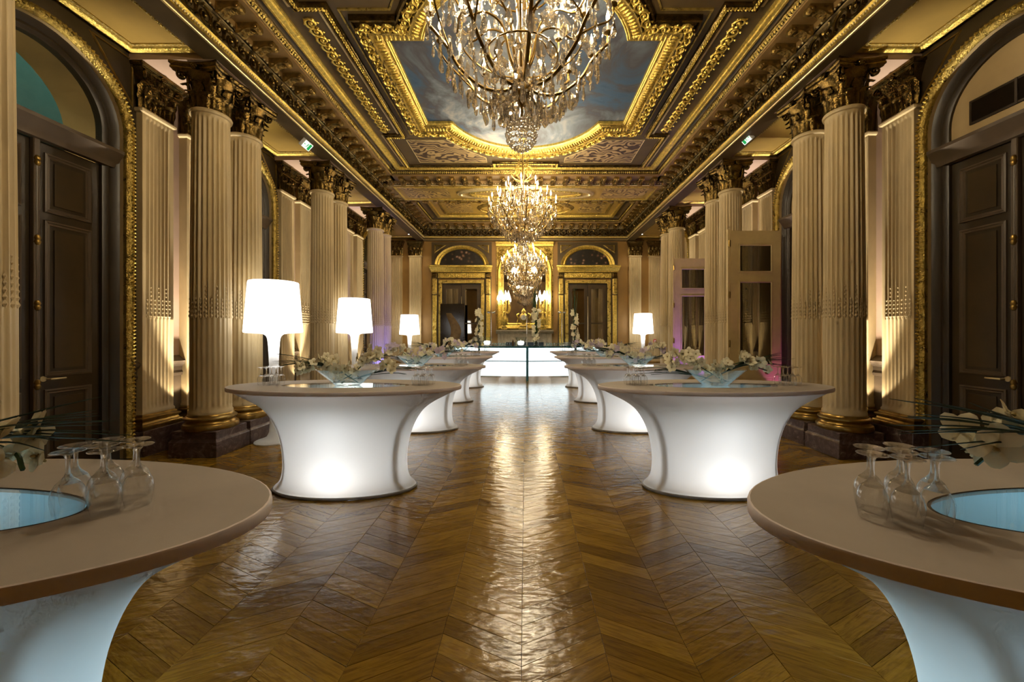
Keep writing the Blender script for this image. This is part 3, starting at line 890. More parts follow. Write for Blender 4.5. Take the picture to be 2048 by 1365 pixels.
skym = MB(); skym.add([(x, y, ZC - 0.004) for x, y in o], [tuple(reversed(range(len(o))))])
sky = ob('sky_painting', skym, SKY, ceiling)
def strip(path_fn, d0, prof): 
    m = MB(); return hang(m, path_fn, prof)
# frame of the painting, from inside outwards (negative offset = outwards on a ccw path)
m = hang(MB(), lobe(1), [(0, 0), (0, .05), (-.015, .06), (-.03, .05), (-.045, .062), (-.065, .05), (-.07, .03)])
ob('painting_bead', m, GOLDB, ceiling, 40)
m = hang(MB(), lobe(1), [(-.07, .03), (-.09, .075), (-.13, .10), (-.18, .11), (-.205, .10), (-.21, .12), (-.23, .12), (-.235, .09)])
ob('painting_frame', m, GOLD, ceiling, 40)  # duller gold under the bright eggs paints the shade between them
m = hang(MB(), lobe(1), [(-.235, .09), (-.27, .115), (-.33, .11), (-.37, .07), (-.385, .09), (-.41, .085), (-.415, 0)])
ob('painting_outer_frame', m, GOLDD, ceiling, 40)  # dark ground paints shaded recesses behind the bright acanthus
def along(path, step, closed=True):
    """points every step along a path with the tangent angle"""
    out = []; n = len(path); carry = step/2
    for i in range(n if closed else n - 1):
        a = np.array(path[i], float); b = np.array(path[(i+1) % n], float)
        L = np.hypot(*(b-a)); ang = math.atan2(b[1]-a[1], b[0]-a[0]); s = carry
        while s < L:
            p = a + (b-a)*s/L; out.append((p[0], p[1], ang)); s += step
        carry = s - L
    return out
EGG = MB(); EGG.add(*(lambda q: (q.v, q.f))(MB().ball((0,0,0), 1.0, 6, 4)))
def offs(path, d):
    t = MB(); t.sweep(path, [(d, 0)], True); 
    return [(x, y) for x, y, z in t.v[:len(path)]]
def egg_row(path, d, step, sx, sy, sz, z, mat, parent, name):
    q = MB()
    for x, y, a in along(offs(path, d), step):
        q.addm(EGG, T(x, y, z) @ RZ(a) @ S3(sx, sy, sz))
    return ob(name, q, mat, parent, 70, kind='stuff')
egg_row(lobe(1), -.14, 0.062, 0.020, 0.062, 0.03, ZC - .10, GOLDB, ceiling, 'egg_moulding')
# acanthus running ornament of the frame
SCR = MB()
pts = [(0.10*(1-t*.85)*math.cos(t*PI*3.2 + PI), 0.07*(1-t*.85)*math.sin(t*PI*3.2 + PI), 0.004) for t in [k/20 for k in range(21)]]
SCR.tube(pts, [0.017 - .009*k/20 for k in range(21)], 5)
SCR.ball((0, 0, 0.004), 0.022, 6, 4)
for a in (0.6, 1.5, 2.6, 3.7, 4.6, 5.6):
    SCR.addm(LEAFLET, T(0.075*math.cos(a), 0.055*math.sin(a), 0) @ RZ(a) @ S3(.75, 1.0, 1))
SCRM = SCR.mesh('scroll', GOLDB, 60)
SCRD = SCR.mesh('scroll', GOLDD, 60)
q = MB()
for i, (x, y, a) in enumerate(along(offs(lobe(1), -.31), 0.15)):
    q.addm(SCR, T(x, y, ZC - .112) @ RZ(a) @ RX(PI) @ S3(.82, .95 if i % 2 else -.95, 1.7))
ob('acanthus_moulding', q, GOLDB, ceiling, 60, kind='stuff')

# notched border of laurel around the painting
def border(d=0.0):
    a = 2.60 + d; b = 2.96 + d; y1 = 1.66 - d*0; y2 = 3.18 + d; n = 0.78 - d; yn = 2.98 + d
    top = [(a, -y1 - d if False else -y1), (a, y1), (b, y1), (b, y2), (n, y2), (n, yn), (-n, yn), (-n, y2), (-b, y2), (-b, y1), (-a, y1), (-a, -y1), (-b, -y1), (-b, -y2), (-n, -y2), (-n, -yn), (n, -yn), (n, -y2), (b, -y2), (b, -y1)]
    return [(x, CY + y) for x, y in top]
m = hang(MB(), border(), [(0.05, 0), (.05, .02), (.03, .045), (0, .06), (-.03, .045), (-.05, .02), (-.055, .035), (-.075, .035), (-.08, 0)])
lb = ob('laurel_border', m, GOLDD, ceiling, 40)  # dark ground paints shade between the bright laurel leaves
q = MB()
for i, (x, y, a) in enumerate(along(border(), 0.046)):
    for s in (-1, 1):
        q.addm(LEAFLET, T(x, y, ZC - .05) @ RZ(a + s*.5) @ RX(PI) @ S3(1.1, .9, 1.5))
    if i % 2 == 0: q.addm(EGG, T(x, y, ZC - .062) @ S3(.014, .014, .014))
ob('laurel_leaves', q, GOLDB, lb, kind='stuff')
m = hang(MB(), border(0.11), [(0.015, 0), (.015, .018), (-.015, .018), (-.015, 0)])
ob('inner_fillet', m, PALEGOLD, ceiling)
m = hang(MB(), lobe(1, 0.50), [(0.012, 0), (.012, .02), (-.012, .02), (-.012, 0)])
ob('painting_fillet', m, GOLD, ceiling)
# outer gilded strip of the coffer
m = hang(MB(), rect(-3.26, 3.26, YM0 + .32, YM1 - .42), [(-.07, 0), (-.07, .04), (-.05, .07), (-.02, .075), (.0, .06), (.01, .075), (.04, .06), (.05, .03), (.06, .035), (.075, .03), (.075, 0)])
ob('coffer_strip', m, GOLDB, ceiling, 40)
# scroll ornaments on the brown bands
for sg in (-1, 1):
    k = 0; y = 5.32
    while y < 8.25:
        link('scroll', SCRM, ceiling, (sg*2.925, y, ZC - .012), (PI, 0, PI/2 if k % 2 else -PI/2), (0.95, 1.3 if k % 2 else -1.3, 1.3)); y += 0.155; k += 1
# painted panels in the corners of the coffer
for sx in (-1, 1):
    for sy in (-1, 1):
        pp = [(2.62, 1.84), (2.62, 2.98), (0.95, 2.98), (0.95, 2.72), (1.35, 2.35), (1.72, 1.84)]
        P = [(sx*x, CY + sy*y, ZC - .006) for x, y in pp]
        ob('painted_panel', MB().add(P, [tuple(range(len(P)))]), ARAB, ceiling)
        ring = [(sx*x, CY + sy*y) for x, y in pp]
        if sx*sy < 0: ring = ring[::-1]
        ob('panel_fillet', hang(MB(), ring, [(0.0, 0), (0, .014), (.014, .014), (.014, 0)]), PALEGOLD, ceiling)
for sy in (-1, 1):
    ob('painted_tablet', MB().add([(x, CY + sy*y, ZC - .006) for x, y in ((-.66, 3.02), (.66, 3.02), (.66, 3.14), (-.66, 3.14))], [(0,1,2,3)]), ARAB, ceiling)

# ---------------------------------------------------------------- entablature: straight runs with ornaments
def run(name, P0, P1, inward, parent, prof, mat, smooth=35):
    """extrude profile [(projection along inward, z)] from P0 to P1"""
    m = MB()
    rings = [[(p[0] + inward[0]*o, p[1] + inward[1]*o, z) for o, z in prof] for p in (P0, P1)]
    m.rings(rings, close=False)
    return ob(name, m, mat, parent, smooth)
def modillion_mb():
    """bracket hanging under a soffit: length along +x (0..0.3), width along y, top at z=0"""
    pr = [(0.0, 0.0), (0.0, -0.13), (0.03, -0.145), (0.07, -0.13), (0.10, -0.10), (0.16, -0.075), (0.22, -0.075), (0.26, -0.085), (0.285, -0.07), (0.29, -0.04), (0.28, 0.0)]
    m = MB(); n = len(pr)
    for s in (-1, 1): pass
    V = [(x, -.06, z) for x, z in pr] + [(x, .06, z) for x, z in pr]
    m.add(V, [(k, k+1, n+k+1, n+k) for k in range(n-1)] + [tuple(range(n-1, -1, -1)), tuple(range(n, 2*n))])
    for k in range(4):
        m.addm(LEAFLET, T(0.05 + 0.055*k, 0, -.135 + .02*k) @ RX(PI) @ S3(1.5, 1.9, 1.2))
    m.ball((0.265, 0, -.06), .035, 6, 4)
    for s in (-1, 1):
        m.addm(EGG, T(0.04, s*.062, -.08) @ S3(.035, .012, .035)); m.addm(EGG, T(0.25, s*.062, -.05) @ S3(.025, .012, .025))
    return m
MODM = modillion_mb().mesh('modillion', basic('modillion_gilding', (0.34, 0.22, 0.06), 0.25, 0.85, 0.5, 14, 0.5, 60), 45)
def entablature(name, P0, P1, inward, frieze=True, label=None, zlow=5.115, nscroll=None):
    P0 = np.array(P0, float); P1 = np.array(P1, float); d = P1 - P0; L = np.hypot(*d); u = d/L
    ang = math.atan2(u[1], u[0]); iang = math.atan2(inward[1], inward[0])
    mir = 1 if abs(((iang - ang) % (2*PI)) - PI/2) < 0.1 else -1
    if frieze:
        b = run(name, P0, P1, inward, None, [(-.28, ZA + .02), (-0.28, zlow), (0, zlow), (0, 5.60), (-.1, 5.62)], BROWN); tag(b, label, None, None, 'structure')
        run('architrave_fillet', P0, P1, inward, b, [(0, zlow), (.025, zlow), (.03, zlow + .01), (.02, zlow + .022), (0, zlow + .025)], PALEGOLD)
        run('architrave_cyma', P0, P1, inward, b, [(0, 5.195), (.015, 5.20), (.02, 5.215), (.045, 5.235), (.05, 5.25), (.0, 5.26)], GOLDB)
        q = MB()
        s = 0.02
        while s < L:
            p = P0 + u*s; q.addm(EGG, T(p[0] + inward[0]*.04, p[1] + inward[1]*.04, 5.205) @ RZ(ang) @ S3(.011, .012, .016)); s += .034
        ob('architrave_beads', q, PALEGOLD, b, 70, kind='stuff')
        # frieze scrolls
        k = 0; s = 0.12; q = MB()
        M0 = Matrix(((u[0], 0, inward[0], 0), (u[1], 0, inward[1], 0), (0, 1, 0, 0), (0, 0, 0, 1)))
        while s < L:
            p = P0 + u*s
            q.addm(SCR, T(p[0] + inward[0]*.004, p[1] + inward[1]*.004, 5.405) @ M0 @ S3(1.25, 1.7 if k % 2 else -1.7, 1.6)); s += .21; k += 1
        ob('frieze_scrolls', q, GOLDD, b, 60, kind='stuff')
    else:
        b = run(name, P0, P1, inward, None, [(-0.02, 5.56), (0, 5.56), (0, 5.60), (-.1, 5.62)], BROWN); tag(b, label, None, None, 'structure')
    run('frieze_fillet', P0, P1, inward, b, [(0, 5.555), (.018, 5.557), (.02, 5.57), (0, 5.575)], PALEGOLD)
    q = MB(); s = 0.03
    while s < L:
        p = P0 + u*s; q.addm(EGG, T(p[0] + inward[0]*.035, p[1] + inward[1]*.035, 5.60) @ S3(.018, .018, .018)); s += .07
    ob('pearl_row', q, PALEGOLD, b, 70, kind='stuff')
    run('corona', P0, P1, inward, b, [(0, 5.615), (.02, 5.60), (.05, 5.60), (.06, 5.665), (.40, 5.665), (.40, 5.69), (.41, 5.70)], CORONA)
    s = 0.16; n = 0
    while s < L - .05:
        p = P0 + u*s
        link('modillion', MODM, b, (p[0] + inward[0]*.06, p[1] + inward[1]*.06, 5.665), (0, 0, iang)); s += .33; n += 1
    run('leaf_cyma', P0, P1, inward, b, [(.40, 5.69), (.41, 5.70), (.415, 5.72), (.45, 5.76), (.455, 5.775), (.47, 5.78)], GOLDD)
    q = MB(); s = 0.03
    while s < L:
        p = P0 + u*s
        q.addm(LEAFLET, T(p[0] + inward[0]*.432, p[1] + inward[1]*.432, 5.70) @ RZ(iang) @ Matrix(((0,0,1,0),(0,1,0,0),(1,0,0,0),(0,0,0,1))) @ S3(1.7, 1.1, 1.3)); s += .05
    ob('cyma_leaves', q, GOLD, b, kind='stuff')
    run('cove', P0, P1, inward, b, [(.47, 5.78), (.47, 5.79), (.50, 5.81), (.55, 5.84), (.60, ZC)], BROWN)
    return b
entablature('beam_left', (-XB, YB), (-XB, YE), (1, 0), label='gilded entablature beam carried by the left columns')
entablature('beam_right', (XB, YE), (XB, YB), (-1, 0), label='gilded entablature beam carried by the right columns')
entablature('trim_1', (XB, YE - .2), (-XB, YE - .2), (0, -1), label='gilded entablature along the top of the end wall')
entablature('trim_2', (XB, YT0), (-XB, YT0), (0, -1), False, label='cornice on the front of the cross beam')
entablature('trim_3', (-XB, YT1), (XB, YT1), (0, 1), False, label='cornice on the back of the cross beam')
# cross beam with its decorated soffit
cb = ob('beam_cross', MB().box(-XB - .1, XB + .1, YT0 + .002, YT1 - .002, 5.56, ZC), OCHRE, kind='structure', label='wide cross beam with oval medallion on its soffit')
def oval(a, b, cx, cy, n=40): return [(cx + a*math.cos(2*PI*k/n), cy + b*math.sin(2*PI*k/n)) for k in range(n)]
ym = 0.5*(YT0 + YT1)
ob('soffit_border', hang(MB(), rect(-3.55, 3.55, YT0 + .1, YT1 - .1), [(-.03, 0), (-.03, .02), (0, .035), (.03, .02), (.03, 0)], z=5.56), GOLDB, cb, 40)
for sg in (-1, 1):
    P = [(sg*3.4, YT0 + .2, 5.556), (sg*2.15, YT0 + .2, 5.556), (sg*2.15, YT1 - .2, 5.556), (sg*3.4, YT1 - .2, 5.556)]
    ob('painted_panel', MB().add(P, [(0,1,2,3)]), ARABO, cb)
ob('oval_medallion', hang(MB(), oval(1.85, .43, 0, ym), [(0.05, 0), (.05, .03), (.02, .06), (-.02, .05), (-.03, .03), (-.07, .04), (-.09, 0)], z=5.56), PALEGOLD, cb, 40)
q = hang(MB(), oval(1.55, .33, 0, ym), [(0.05, 0), (.05, .03), (.0, .05), (-.05, .03), (-.05, 0)], z=5.56)
for x, y, a in along(oval(1.55, .33, 0, ym), .09): q.addm(EGG, T(x, y, 5.56 - .05) @ RZ(a) @ S3(.03, .02, .018))
ob('oval_garland', q, GOLDB, cb, 50)
# far coffer
fy0, fy1 = YT1 + .62, YE - .2 - .62
ymf = 0.5*(fy0 + fy1)
far = ob('ceiling_far_panel', MB().box(-3.2, 3.2, fy0 + .02, fy1 - .02, ZC - .02, ZC + .02), OCHRE, ceiling)
ob('far_coffer_strip', hang(MB(), rect(-3.12, 3.12, fy0 + .08, fy1 - .08), [(-.06, 0), (-.06, .04), (-.02, .07), (.02, .05), (.06, .06), (.08, 0)], z=ZC - .02), GOLDB, ceiling, 40)
ob('far_coffer_fillet', hang(MB(), rect(-2.8, 2.8, fy0 + .32, fy1 - .32), [(-.03, 0), (-.03, .03), (.03, .03), (.03, 0)], z=ZC - .02), GOLD, ceiling)
ob('far_medallion', hang(MB(), oval(1.55, .68, 0, ymf), [(0.06, 0), (.06, .04), (.02, .07), (-.02, .05), (-.06, .04), (-.09, 0)], z=ZC - .02), GOLD, ceiling, 40)
q = hang(MB(), oval(1.22, .5, 0, ymf), [(0.05, 0), (.05, .03), (.0, .05), (-.05, .03), (-.05, 0)], z=ZC - .02)
for x, y, a in along(oval(1.22, .5, 0, ymf), .09): q.addm(EGG, T(x, y, ZC - .07) @ RZ(a) @ S3(.03, .02, .018))
ob('far_medallion_garland', q, GOLDB, ceiling, 50)
for sg in (-1, 1):
    P = [(sg*2.66, fy0 + .45, ZC - .023), (sg*1.8, fy0 + .45, ZC - .023), (sg*1.8, fy1 - .45, ZC - .023), (sg*2.66, fy1 - .45, ZC - .023)]
    ob('painted_panel', MB().add(P, [(0,1,2,3)]), ARABO, ceiling)

# ---------------------------------------------------------------- aisle ceilings
for side, sg in (('left', -1), ('right', 1)):
    x0, x1 = sorted((sg*(XW + .02), sg*(XB + .05)))
    ac = ob('ceiling_aisle_' + side, MB().box(x0, x1, YB, YE, ZA, ZA + .1), OCHRE, kind='structure', label='ochre aisle ceiling with gilded frames on the ' + side)
    xa, xb = sorted((sg*(XW - .10), sg*(XC - .1)))
    for k in range(1, 5):
        y0 = PAIRS[k-1][1] + .36; y1 = (PAIRS[k][0] - .33) if k < 4 else YE - .3
        ob('panel_frame', hang(MB(), rect(xa, xb, y0, y1), [(-.03, 0), (-.03, .02), (-.005, .04), (.03, .03), (.045, .012), (.055, 0)], z=ZA), GOLDB, ac, 40)
        ob('panel_fillet', hang(MB(), rect(xa + .1, xb - .1, y0 + .1, y1 - .1), [(-.01, 0), (-.01, .012), (.01, .012), (.01, 0)], z=ZA), GOLD, ac)
        q = MB()
        for x, y, a in along(rect(xa + .09, xb - .09, y0 + .09, y1 - .09), .05): q.addm(EGG, T(x, y, ZA - .008) @ S3(.01, .01, .01))
        ob('panel_beads', q, PALEGOLD, ac, 70, kind='stuff')
    for a, b in PAIRS:
        xx = sorted((sg*(XW - .001), sg*(XC - .30)))
        ob('transverse_beam', MB().box(xx[0], xx[1], a - .30, b + .30, 5.112, ZA - .002), PINK, ac)

# ---------------------------------------------------------------- end wall: gilded doors, mirror, mantel
def end_door(cx, n, label):
    y = YE
    d = empty('door_%d' % n, kind='structure', label=label)
    def box(name, x0, x1, z0, z1, proj, mat, parent=d, b=.01, yb=0.0): return ob(name, MB().bbox(cx + x0, cx + x1, y - proj, y - yb, z0, z1, b), mat, parent)
    # opening 1.62 wide, 3.25 high
    ow, oh = 0.74, 3.50
    for s in (-1, 1):
        x0, x1 = sorted((s*ow, s*(ow + .13))); box('inner_architrave', x0, x1, 0, oh + .1, .10, GOLD)
        x0, x1 = sorted((s*(ow + .14), s*(ow + .40))); box('outer_architrave', x0, x1, 0, oh + .28, .07, BROWN)
        x0, x1 = sorted((s*(ow + .20), s*(ow + .36))); p = box('pilaster_strip', x0, x1, .1, 3.05, .105, GOLDB)
        for k in range(9):
            link('scroll', SCRM, p, (cx + s*(ow + .28), y - .11, .35 + k*.29), (PI/2, PI/2, 0), (.9, .9, .9))
        x0, x1 = sorted((s*(ow + .19), s*(ow + .37))); box('console', x0, x1, 3.08, 3.68, .16, GOLD, b=.03)
        box('rosette_block', x0, x1, 3.70, 3.90, .13, GOLDD, b=.02)
    box('head_architrave', -ow - .13, ow + .13, oh, oh + .13, .105, GOLD)
    fz = box('frieze_panel', -ow - .16, ow + .16, 3.70, 3.90, .10, GOLD)
    for k in range(8): link('scroll', SCRM, fz, (cx - .72 + k*.206, y - .105, 3.80), (PI/2, 0, 0), (.95, 1.1, .8))
    c = MB(); pr = [(.06, 3.91), (.12, 3.92), (.13, 3.96), (.2, 4.01), (.24, 4.07), (.30, 4.10), (.30, 4.15), (.10, 4.20), (0, 4.20)]
    c.rings([[(cx + sx*(1.10 + p*.35), y - p, z) for p, z in pr] for sx in (-1, 1)], True, True)
    ob('door_cornice', c, GOLDB, d, 35)
    # lunette
    r = 1.02; zc = 4.17
    sgm = [(r*math.cos(a), r*.76*math.sin(a)) for a in [0.06 + (PI - .12)*k/28 for k in range(29)]]
    L = MB(); L.add([(cx + .86*a, y - .03, zc + .86*b) for a, b in sgm], [tuple(range(29))]); ob('lunette_painting', L, FLPAINT, d)
    m = MB(); pr = [(.82, .03), (.84, .07), (.88, .09), (.92, .07), (.96, .09), (1.0, .10), (1.02, .06), (1.02, 0)]
    m.rings([[(cx + a*q, y - p, zc + b*q) for q, p in pr] for a, b in sgm], close=False); ob('lunette_arch', m, GOLDB, d, 40)
    for s in (-1, 1):
        A, B, C = (cx + s*1.04, 4.97), (cx + s*.58, 4.97), (cx + s*1.04, 4.66)
        t1 = MB(); t1.sweep([A, B, C] if s > 0 else [A, C, B], [(0, 0), (0, .02), (.025, .03), (.04, .0)], True)
        q = MB(); q.add([(a, y - .012 - h, b) for a, b, h in t1.v], t1.f); ob('spandrel_panel', q, GOLD, d)
    ob('upper_panel', MB().box(cx - 1.15, cx + 1.15, y - .012, y, 4.15, 5.09), BROWN, d)
    # recess: glazed leaves
    box('door_recess', -ow, ow, 0, oh, .012, DBROWN, b=.002)
    for s in (-1, 1):
        x0, x1 = sorted((s*.01, s*(ow - .03)))
        lf = MB()
        for a, b, z0, z1 in ((x0, x0 + .12, 0, oh - .05), (x1 - .12, x1, 0, oh - .05), (x0 + .12, x1 - .12, 0, .5), (x0 + .12, x1 - .12, oh - .2, oh - .05), (x0 + .12, x1 - .12, 1.95, 2.0)):
            lf.box(cx + a, cx + b, y - .05, y - .014, z0, z1)
        l = ob('leaf', lf, DPANEL, d)
        ob('pane', MB().box(cx + x0 + .12, cx + x1 - .12, y - .03, y - .024, .5, 1.95), MIRRORD, l)
        ob('pane', MB().box(cx + x0 + .12, cx + x1 - .12, y - .03, y - .024, 2.0, oh - .2), MIRRORD, l)
    h = MB(); h.tube([(cx + .02, y - .05, 1.35), (cx + .02, y - .09, 1.35), (cx + .1, y - .09, 1.35)], .012, 6); h.tube([(cx, y - .055, .3), (cx, y - .055, 3.0)], .012, 6)
    ob('door_handle', h, PALEGOLD, d, 40)
MIRRORD = basic('dark_mirror_glass', (0.40, 0.38, 0.34), 0.03, 1.0, 0.05)
end_door(-2.44, 9, 'gilded glazed door on the end wall, left of the mirror')
end_door(2.375, 10, 'gilded glazed door on the end wall, right of the mirror')

# fireplace mirror
mx = -0.03
def end_pt(px, py, y=YE - .1): return ((px - VPX)*y/F, CAMH - (py - VPY)*y/F)
mir = empty('overmantel_mirror', (mx, YE, 0), label='tall arched mirror in a heavy gilded frame above the mantelpiece', cat='mirror')
hw, z0, zs_, = 0.80, 1.99, 3.86
gl = [(-hw, z0), (hw, z0)] + [(hw*math.cos(PI*k/20), zs_ + .9*math.sin(PI*k/20)) for k in range(21)]
ob('mirror_glass', MB().add([(x, -.03, z) for x, z in gl], [tuple(range(len(gl)))]), MIRROR, mir)
fr = MB(); pr = [(0, .03), (0, .08), (-.04, .11), (-.09, .10), (-.14, .13), (-.2, .14), (-.24, .10), (-.25, .0)]
t1 = MB(); t1.sweep(gl, pr, True); fr.add([(x, -h, z) for x, z, h in t1.v], t1.f); fo = ob('frame', fr, GOLDB, mir, 40)
for k in range(8):
    for s in (-1, 1): link('scroll', SCRM, fo, (s*(hw + .13), -.12, 2.1 + k*.25), (PI/2, PI/2, 0), (.9, .9, .9))
for k in range(1, 12):
    a = PI*k/12; link('scroll', SCRM, fo, ((hw + .13)*math.cos(a), -.12, zs_ + 1.03*math.sin(a)), (PI/2, -(a + PI/2), 0), (1.0, .9, .9))
bx = MB(); bx.bbox(-1.08, 1.08, -.028, 0, 1.74, 4.99, .005); ob('backboard', bx, GOLD, mir)
tp = MB(); tp.rings([[(sx*(1.06 + p*.2), -p, z) for p, z in ((.06, 4.90), (.12, 4.92), (.14, 4.98), (.2, 5.02), (.2, 5.07), (0, 5.09))] for sx in (-1, 1)], True, True); ob('crest', tp, GOLDB, mir, 35)
for s in (-1, 1):
    cq = MB()
    for k in range(7):
        cq.addm(SCR, T(s*(.86 + .08*math.sin(k)), -.10, 4.78 - k*.14) @ RX(PI/2) @ S3(1.0, 1.0, 1.4))
    ob('corner_spray', cq, GOLD, mir, 60)
man = empty('mantelpiece', (mx, YE, 0), label='carved stone mantelpiece under the gilded mirror', cat='mantelpiece')
ob('shelf', MB().rings([[(sx*(1.05 + p*.25), -.26 - p, z) for p, z in ((0, 1.58), (.03, 1.60), (.05, 1.64), (.10, 1.67), (.10, 1.73))] + [(sx*1.10, 0.0, 1.73), (sx*1.10, 0, 1.58)] for sx in (-1, 1)], True, True), STONE, man)
ob('lintel', MB().bbox(-1.02, 1.02, -.24, 0, 1.26, 1.58, .01), STONE, man)
for s in (-1, 1):
    x0, x1 = sorted((s*.72, s*1.02)); ob('jamb', MB().bbox(x0, x1, -.28, 0, 0, 1.26, .015), STONE, man)
    ob('jamb_console', MB().lathe([(.09, 1.26), (.07, 1.32), (.06, 1.44), (.08, 1.54), (.1, 1.58)], 14, M=T(s*.87, -.2, 0)), STONE, man, 40)
ob('firebox', MB().box(-.72, .72, -.03, 0, 0, 1.26), BLACK, man)

# ================================================================ FURNITURE
# ---------------------------------------------------------------- tables
HT = 1.06
PROF = [(1.165, 1.016), (1.06, 0.965), (0.93, 0.90), (0.83, 0.83), (0.762, 0.75), (0.705, 0.645), (0.668, 0.54), (0.645, 0.43), (0.634, 0.32), (0.634, 0.22), (0.648, 0.13), (0.68, 0.07), (0.715, 0.04), (0.725, 0.025)]
def sk_b(a):                     # short half axis belonging to a long half axis a
    return 0.32 + (a - 0.634)*(0.49 - 0.32)/(1.165 - 0.634)
def ell(a, b, z, n=72): return [(a*math.cos(2*PI*k/n), b*math.sin(2*PI*k/n), z) for k in range(n)]
skirt = MB(); 
fine = spline([(a, z, 0) for a, z in PROF], 3)
skirt.rings([ell(a, sk_b(a), z) for a, z, _ in fine]); SKM = skirt.mesh('skirt', SKIRT, 179)
AT, BT = 1.20, 0.515
AI, BI = 0.66, 0.20             # glass insert
top = MB()
ra = [(-.008, .0), (-.002, .002), (.0, .008), (.0, .034), (-.003, .040), (-.008, .042)]
top.rings([ell(AI + .004, BI + .004, HT - .02)] + [ell(AI + .004, BI + .004, HT - .001)] + [ell(AT - .008, BT - .008, HT)])
edge = MB().rings([ell(AT + d, BT + d, HT - .042 + h) for d, h in ra[::-1]] + [ell(AT - .12, BT - .08, HT - .042)])
EDGEM = edge.mesh('edge_band', TOPE, 40)
TOPM = top.mesh('table_top', TOPF, 40)
INM = MB().add(ell(AI - .004, BI - .004, HT - .002), [tuple(range(72))]).mesh('glass_insert', INSERT)
FRM = MB().add(ell(AI, BI, HT - .016), [tuple(range(72))]).mesh('insert_diffuser', FROST)
rimb = MB(); rimb.rings([ell(.72, .345, 0.0), ell(.735, .355, .004), ell(.738, .357, .02), ell(.725, .349, .03)]); RIMM = rimb.mesh('base_rim', RIMG, 40)
IRM = MB().rings([ell(AI + .004, BI + .004, HT - .003), ell(AI - .006, BI - .006, HT - .0012)]).mesh('insert_rim', BLACK)
pm = MB()
PSTP = [(0.93, HT - .06), (0.80, 0.84), (0.70, 0.67), (0.645, 0.5), (0.612, 0.34), (0.605, 0.2), (0.63, 0.03)]
ppm = []
for ang in (29, 151, 209, 331):
    a_ = R(ang); m = MB()
    pth = [(0.90*a*math.cos(a_), 0.86*sk_b(a)*math.sin(a_), z) for a, z in PSTP]
    m.tube(spline(pth, 3), 0.022, 8); ppm.append(m.mesh('frame_post', POST, 60))
def make_table(x, y, label, power, color):
    t = empty('bar_table', (x, y, 0), label=label, cat='table', group='glowing oval bar tables')
    link('skirt', SKM, t); link('table_top', TOPM, t); link('edge_band', EDGEM, t); link('base_rim', RIMM, t)
    link('glass_insert', INM, t); link('insert_diffuser', FRM, t); link('insert_rim', IRM, t)
    for p in ppm: link('frame_post', p, t)
    point('table_lamp', (0, -0.02, 0.17), power, color, 0.09, t)
    point('skirt_fill_light', (0, 0, 0.66), power*.55, color, 0.12, t)  # added fill to brighten the upper skirt, not a second fixture
    return t
ROWS = [1.17, 4.06, 6.54, 9.21, 11.69]
XL = [-2.005, -1.87, -1.867, -1.97, -1.98]
XR = [1.90, 1.955, 1.85, 1.88, 1.925]
RN = ['nearest', 'second', 'third', 'fourth', 'farthest']
# ---------------------------------------------------------------- wine glasses, upside down: rim at z=0, foot on top
def wg_parts():
    bowl = [(0.031, 0.0), (0.0345, 0.02), (0.0375, 0.045), (0.0375, 0.06), (0.034, 0.078), (0.026, 0.094), (0.014, 0.107), (0.0075, 0.118)]
    stem = [(0.0085, 0.113), (0.0055, 0.125), (0.0048, 0.145), (0.0055, 0.165), (0.009, 0.178)]
    foot = [(0.009, 0.177), (0.018, 0.182), (0.037, 0.1865), (0.0385, 0.188), (0.037, 0.1895), (0.001, 0.190)]
    return bowl, stem, foot
b_, s_, f_ = wg_parts()
sh_ = [(.0006, .099), (0.020, .096), (0.0245, 0.094), (0.026, 0.0945), (0.0145, 0.107), (0.0085, 0.116)] + s_[1:]
WB = MB().lathe(b_[:6], 32).mesh('bowl', GLASSW, 60); WS = MB().lathe(sh_ + [(.0006, .178)], 24).mesh('stem', CLEARG, 60)
WF = MB().lathe([(.0006, .1765)] + f_, 32).mesh('foot', CLEARG, 40)
wl = MB().lathe(b_, 14).lathe(s_, 8).lathe(f_, 14)
WLOW = wl.mesh('wine_glass', thin_glass('distant_wine_glass', (0.95, 0.95, 0.95), 1.4, 0.03, body=0.06), 50)
def glass(x, y, z, label, group, detail, rz=0):
    if detail:
        t = empty('wine_glass', (x, y, z), (0, 0, rz), label=label, cat='wine glass', group=group)
        link('bowl', WB, t); link('stem', WS, t); link('foot', WF, t)
    else:
        link('wine_glass', WLOW, None, (x, y, z), (0, 0, rz), label=label, cat='wine glass', group=group)
# ---------------------------------------------------------------- orchid arrangements
def petal_strip(L, W, lift, droop):
    rows = []
    for k in range(5):
        u = k/4; w = W*math.sin(PI*(0.12 + 0.80*u))**.8
        x = L*u; z = lift*u - droop*u*u
        rows.append([(x, -w, z - .12*w), (x, 0, z + .10*w), (x, w, z - .12*w)])
    return MB().rings(rows, close=False)
def flower_mb():
    m = MB(); pt = petal_strip(0.043, 0.0195, 0.024, 0.014)
    for k in range(5): m.addm(pt, RZ(2*PI*k/5 + .3))
    return m
FLM = flower_mb().mesh('flower', PETAL, 80); FLP = flower_mb().mesh('flower', PETALP, 80)
lp = petal_strip(0.024, 0.010, 0.002, 0.014); lp.ball((0.004, 0, .008), .006, 6, 4); LIPM = lp.mesh('lip', LIP, 80)
bw = MB(); bw.lathe([(0.001, .004), (0.115, .004), (0.12, .008), (0.315, .165), (0.32, .168), (0.323, .165), (0.125, .0), (0.001, .0)], 40, 1.0, 0.62); BOWLM = bw.mesh('glass_bowl', GLASSB, 50)
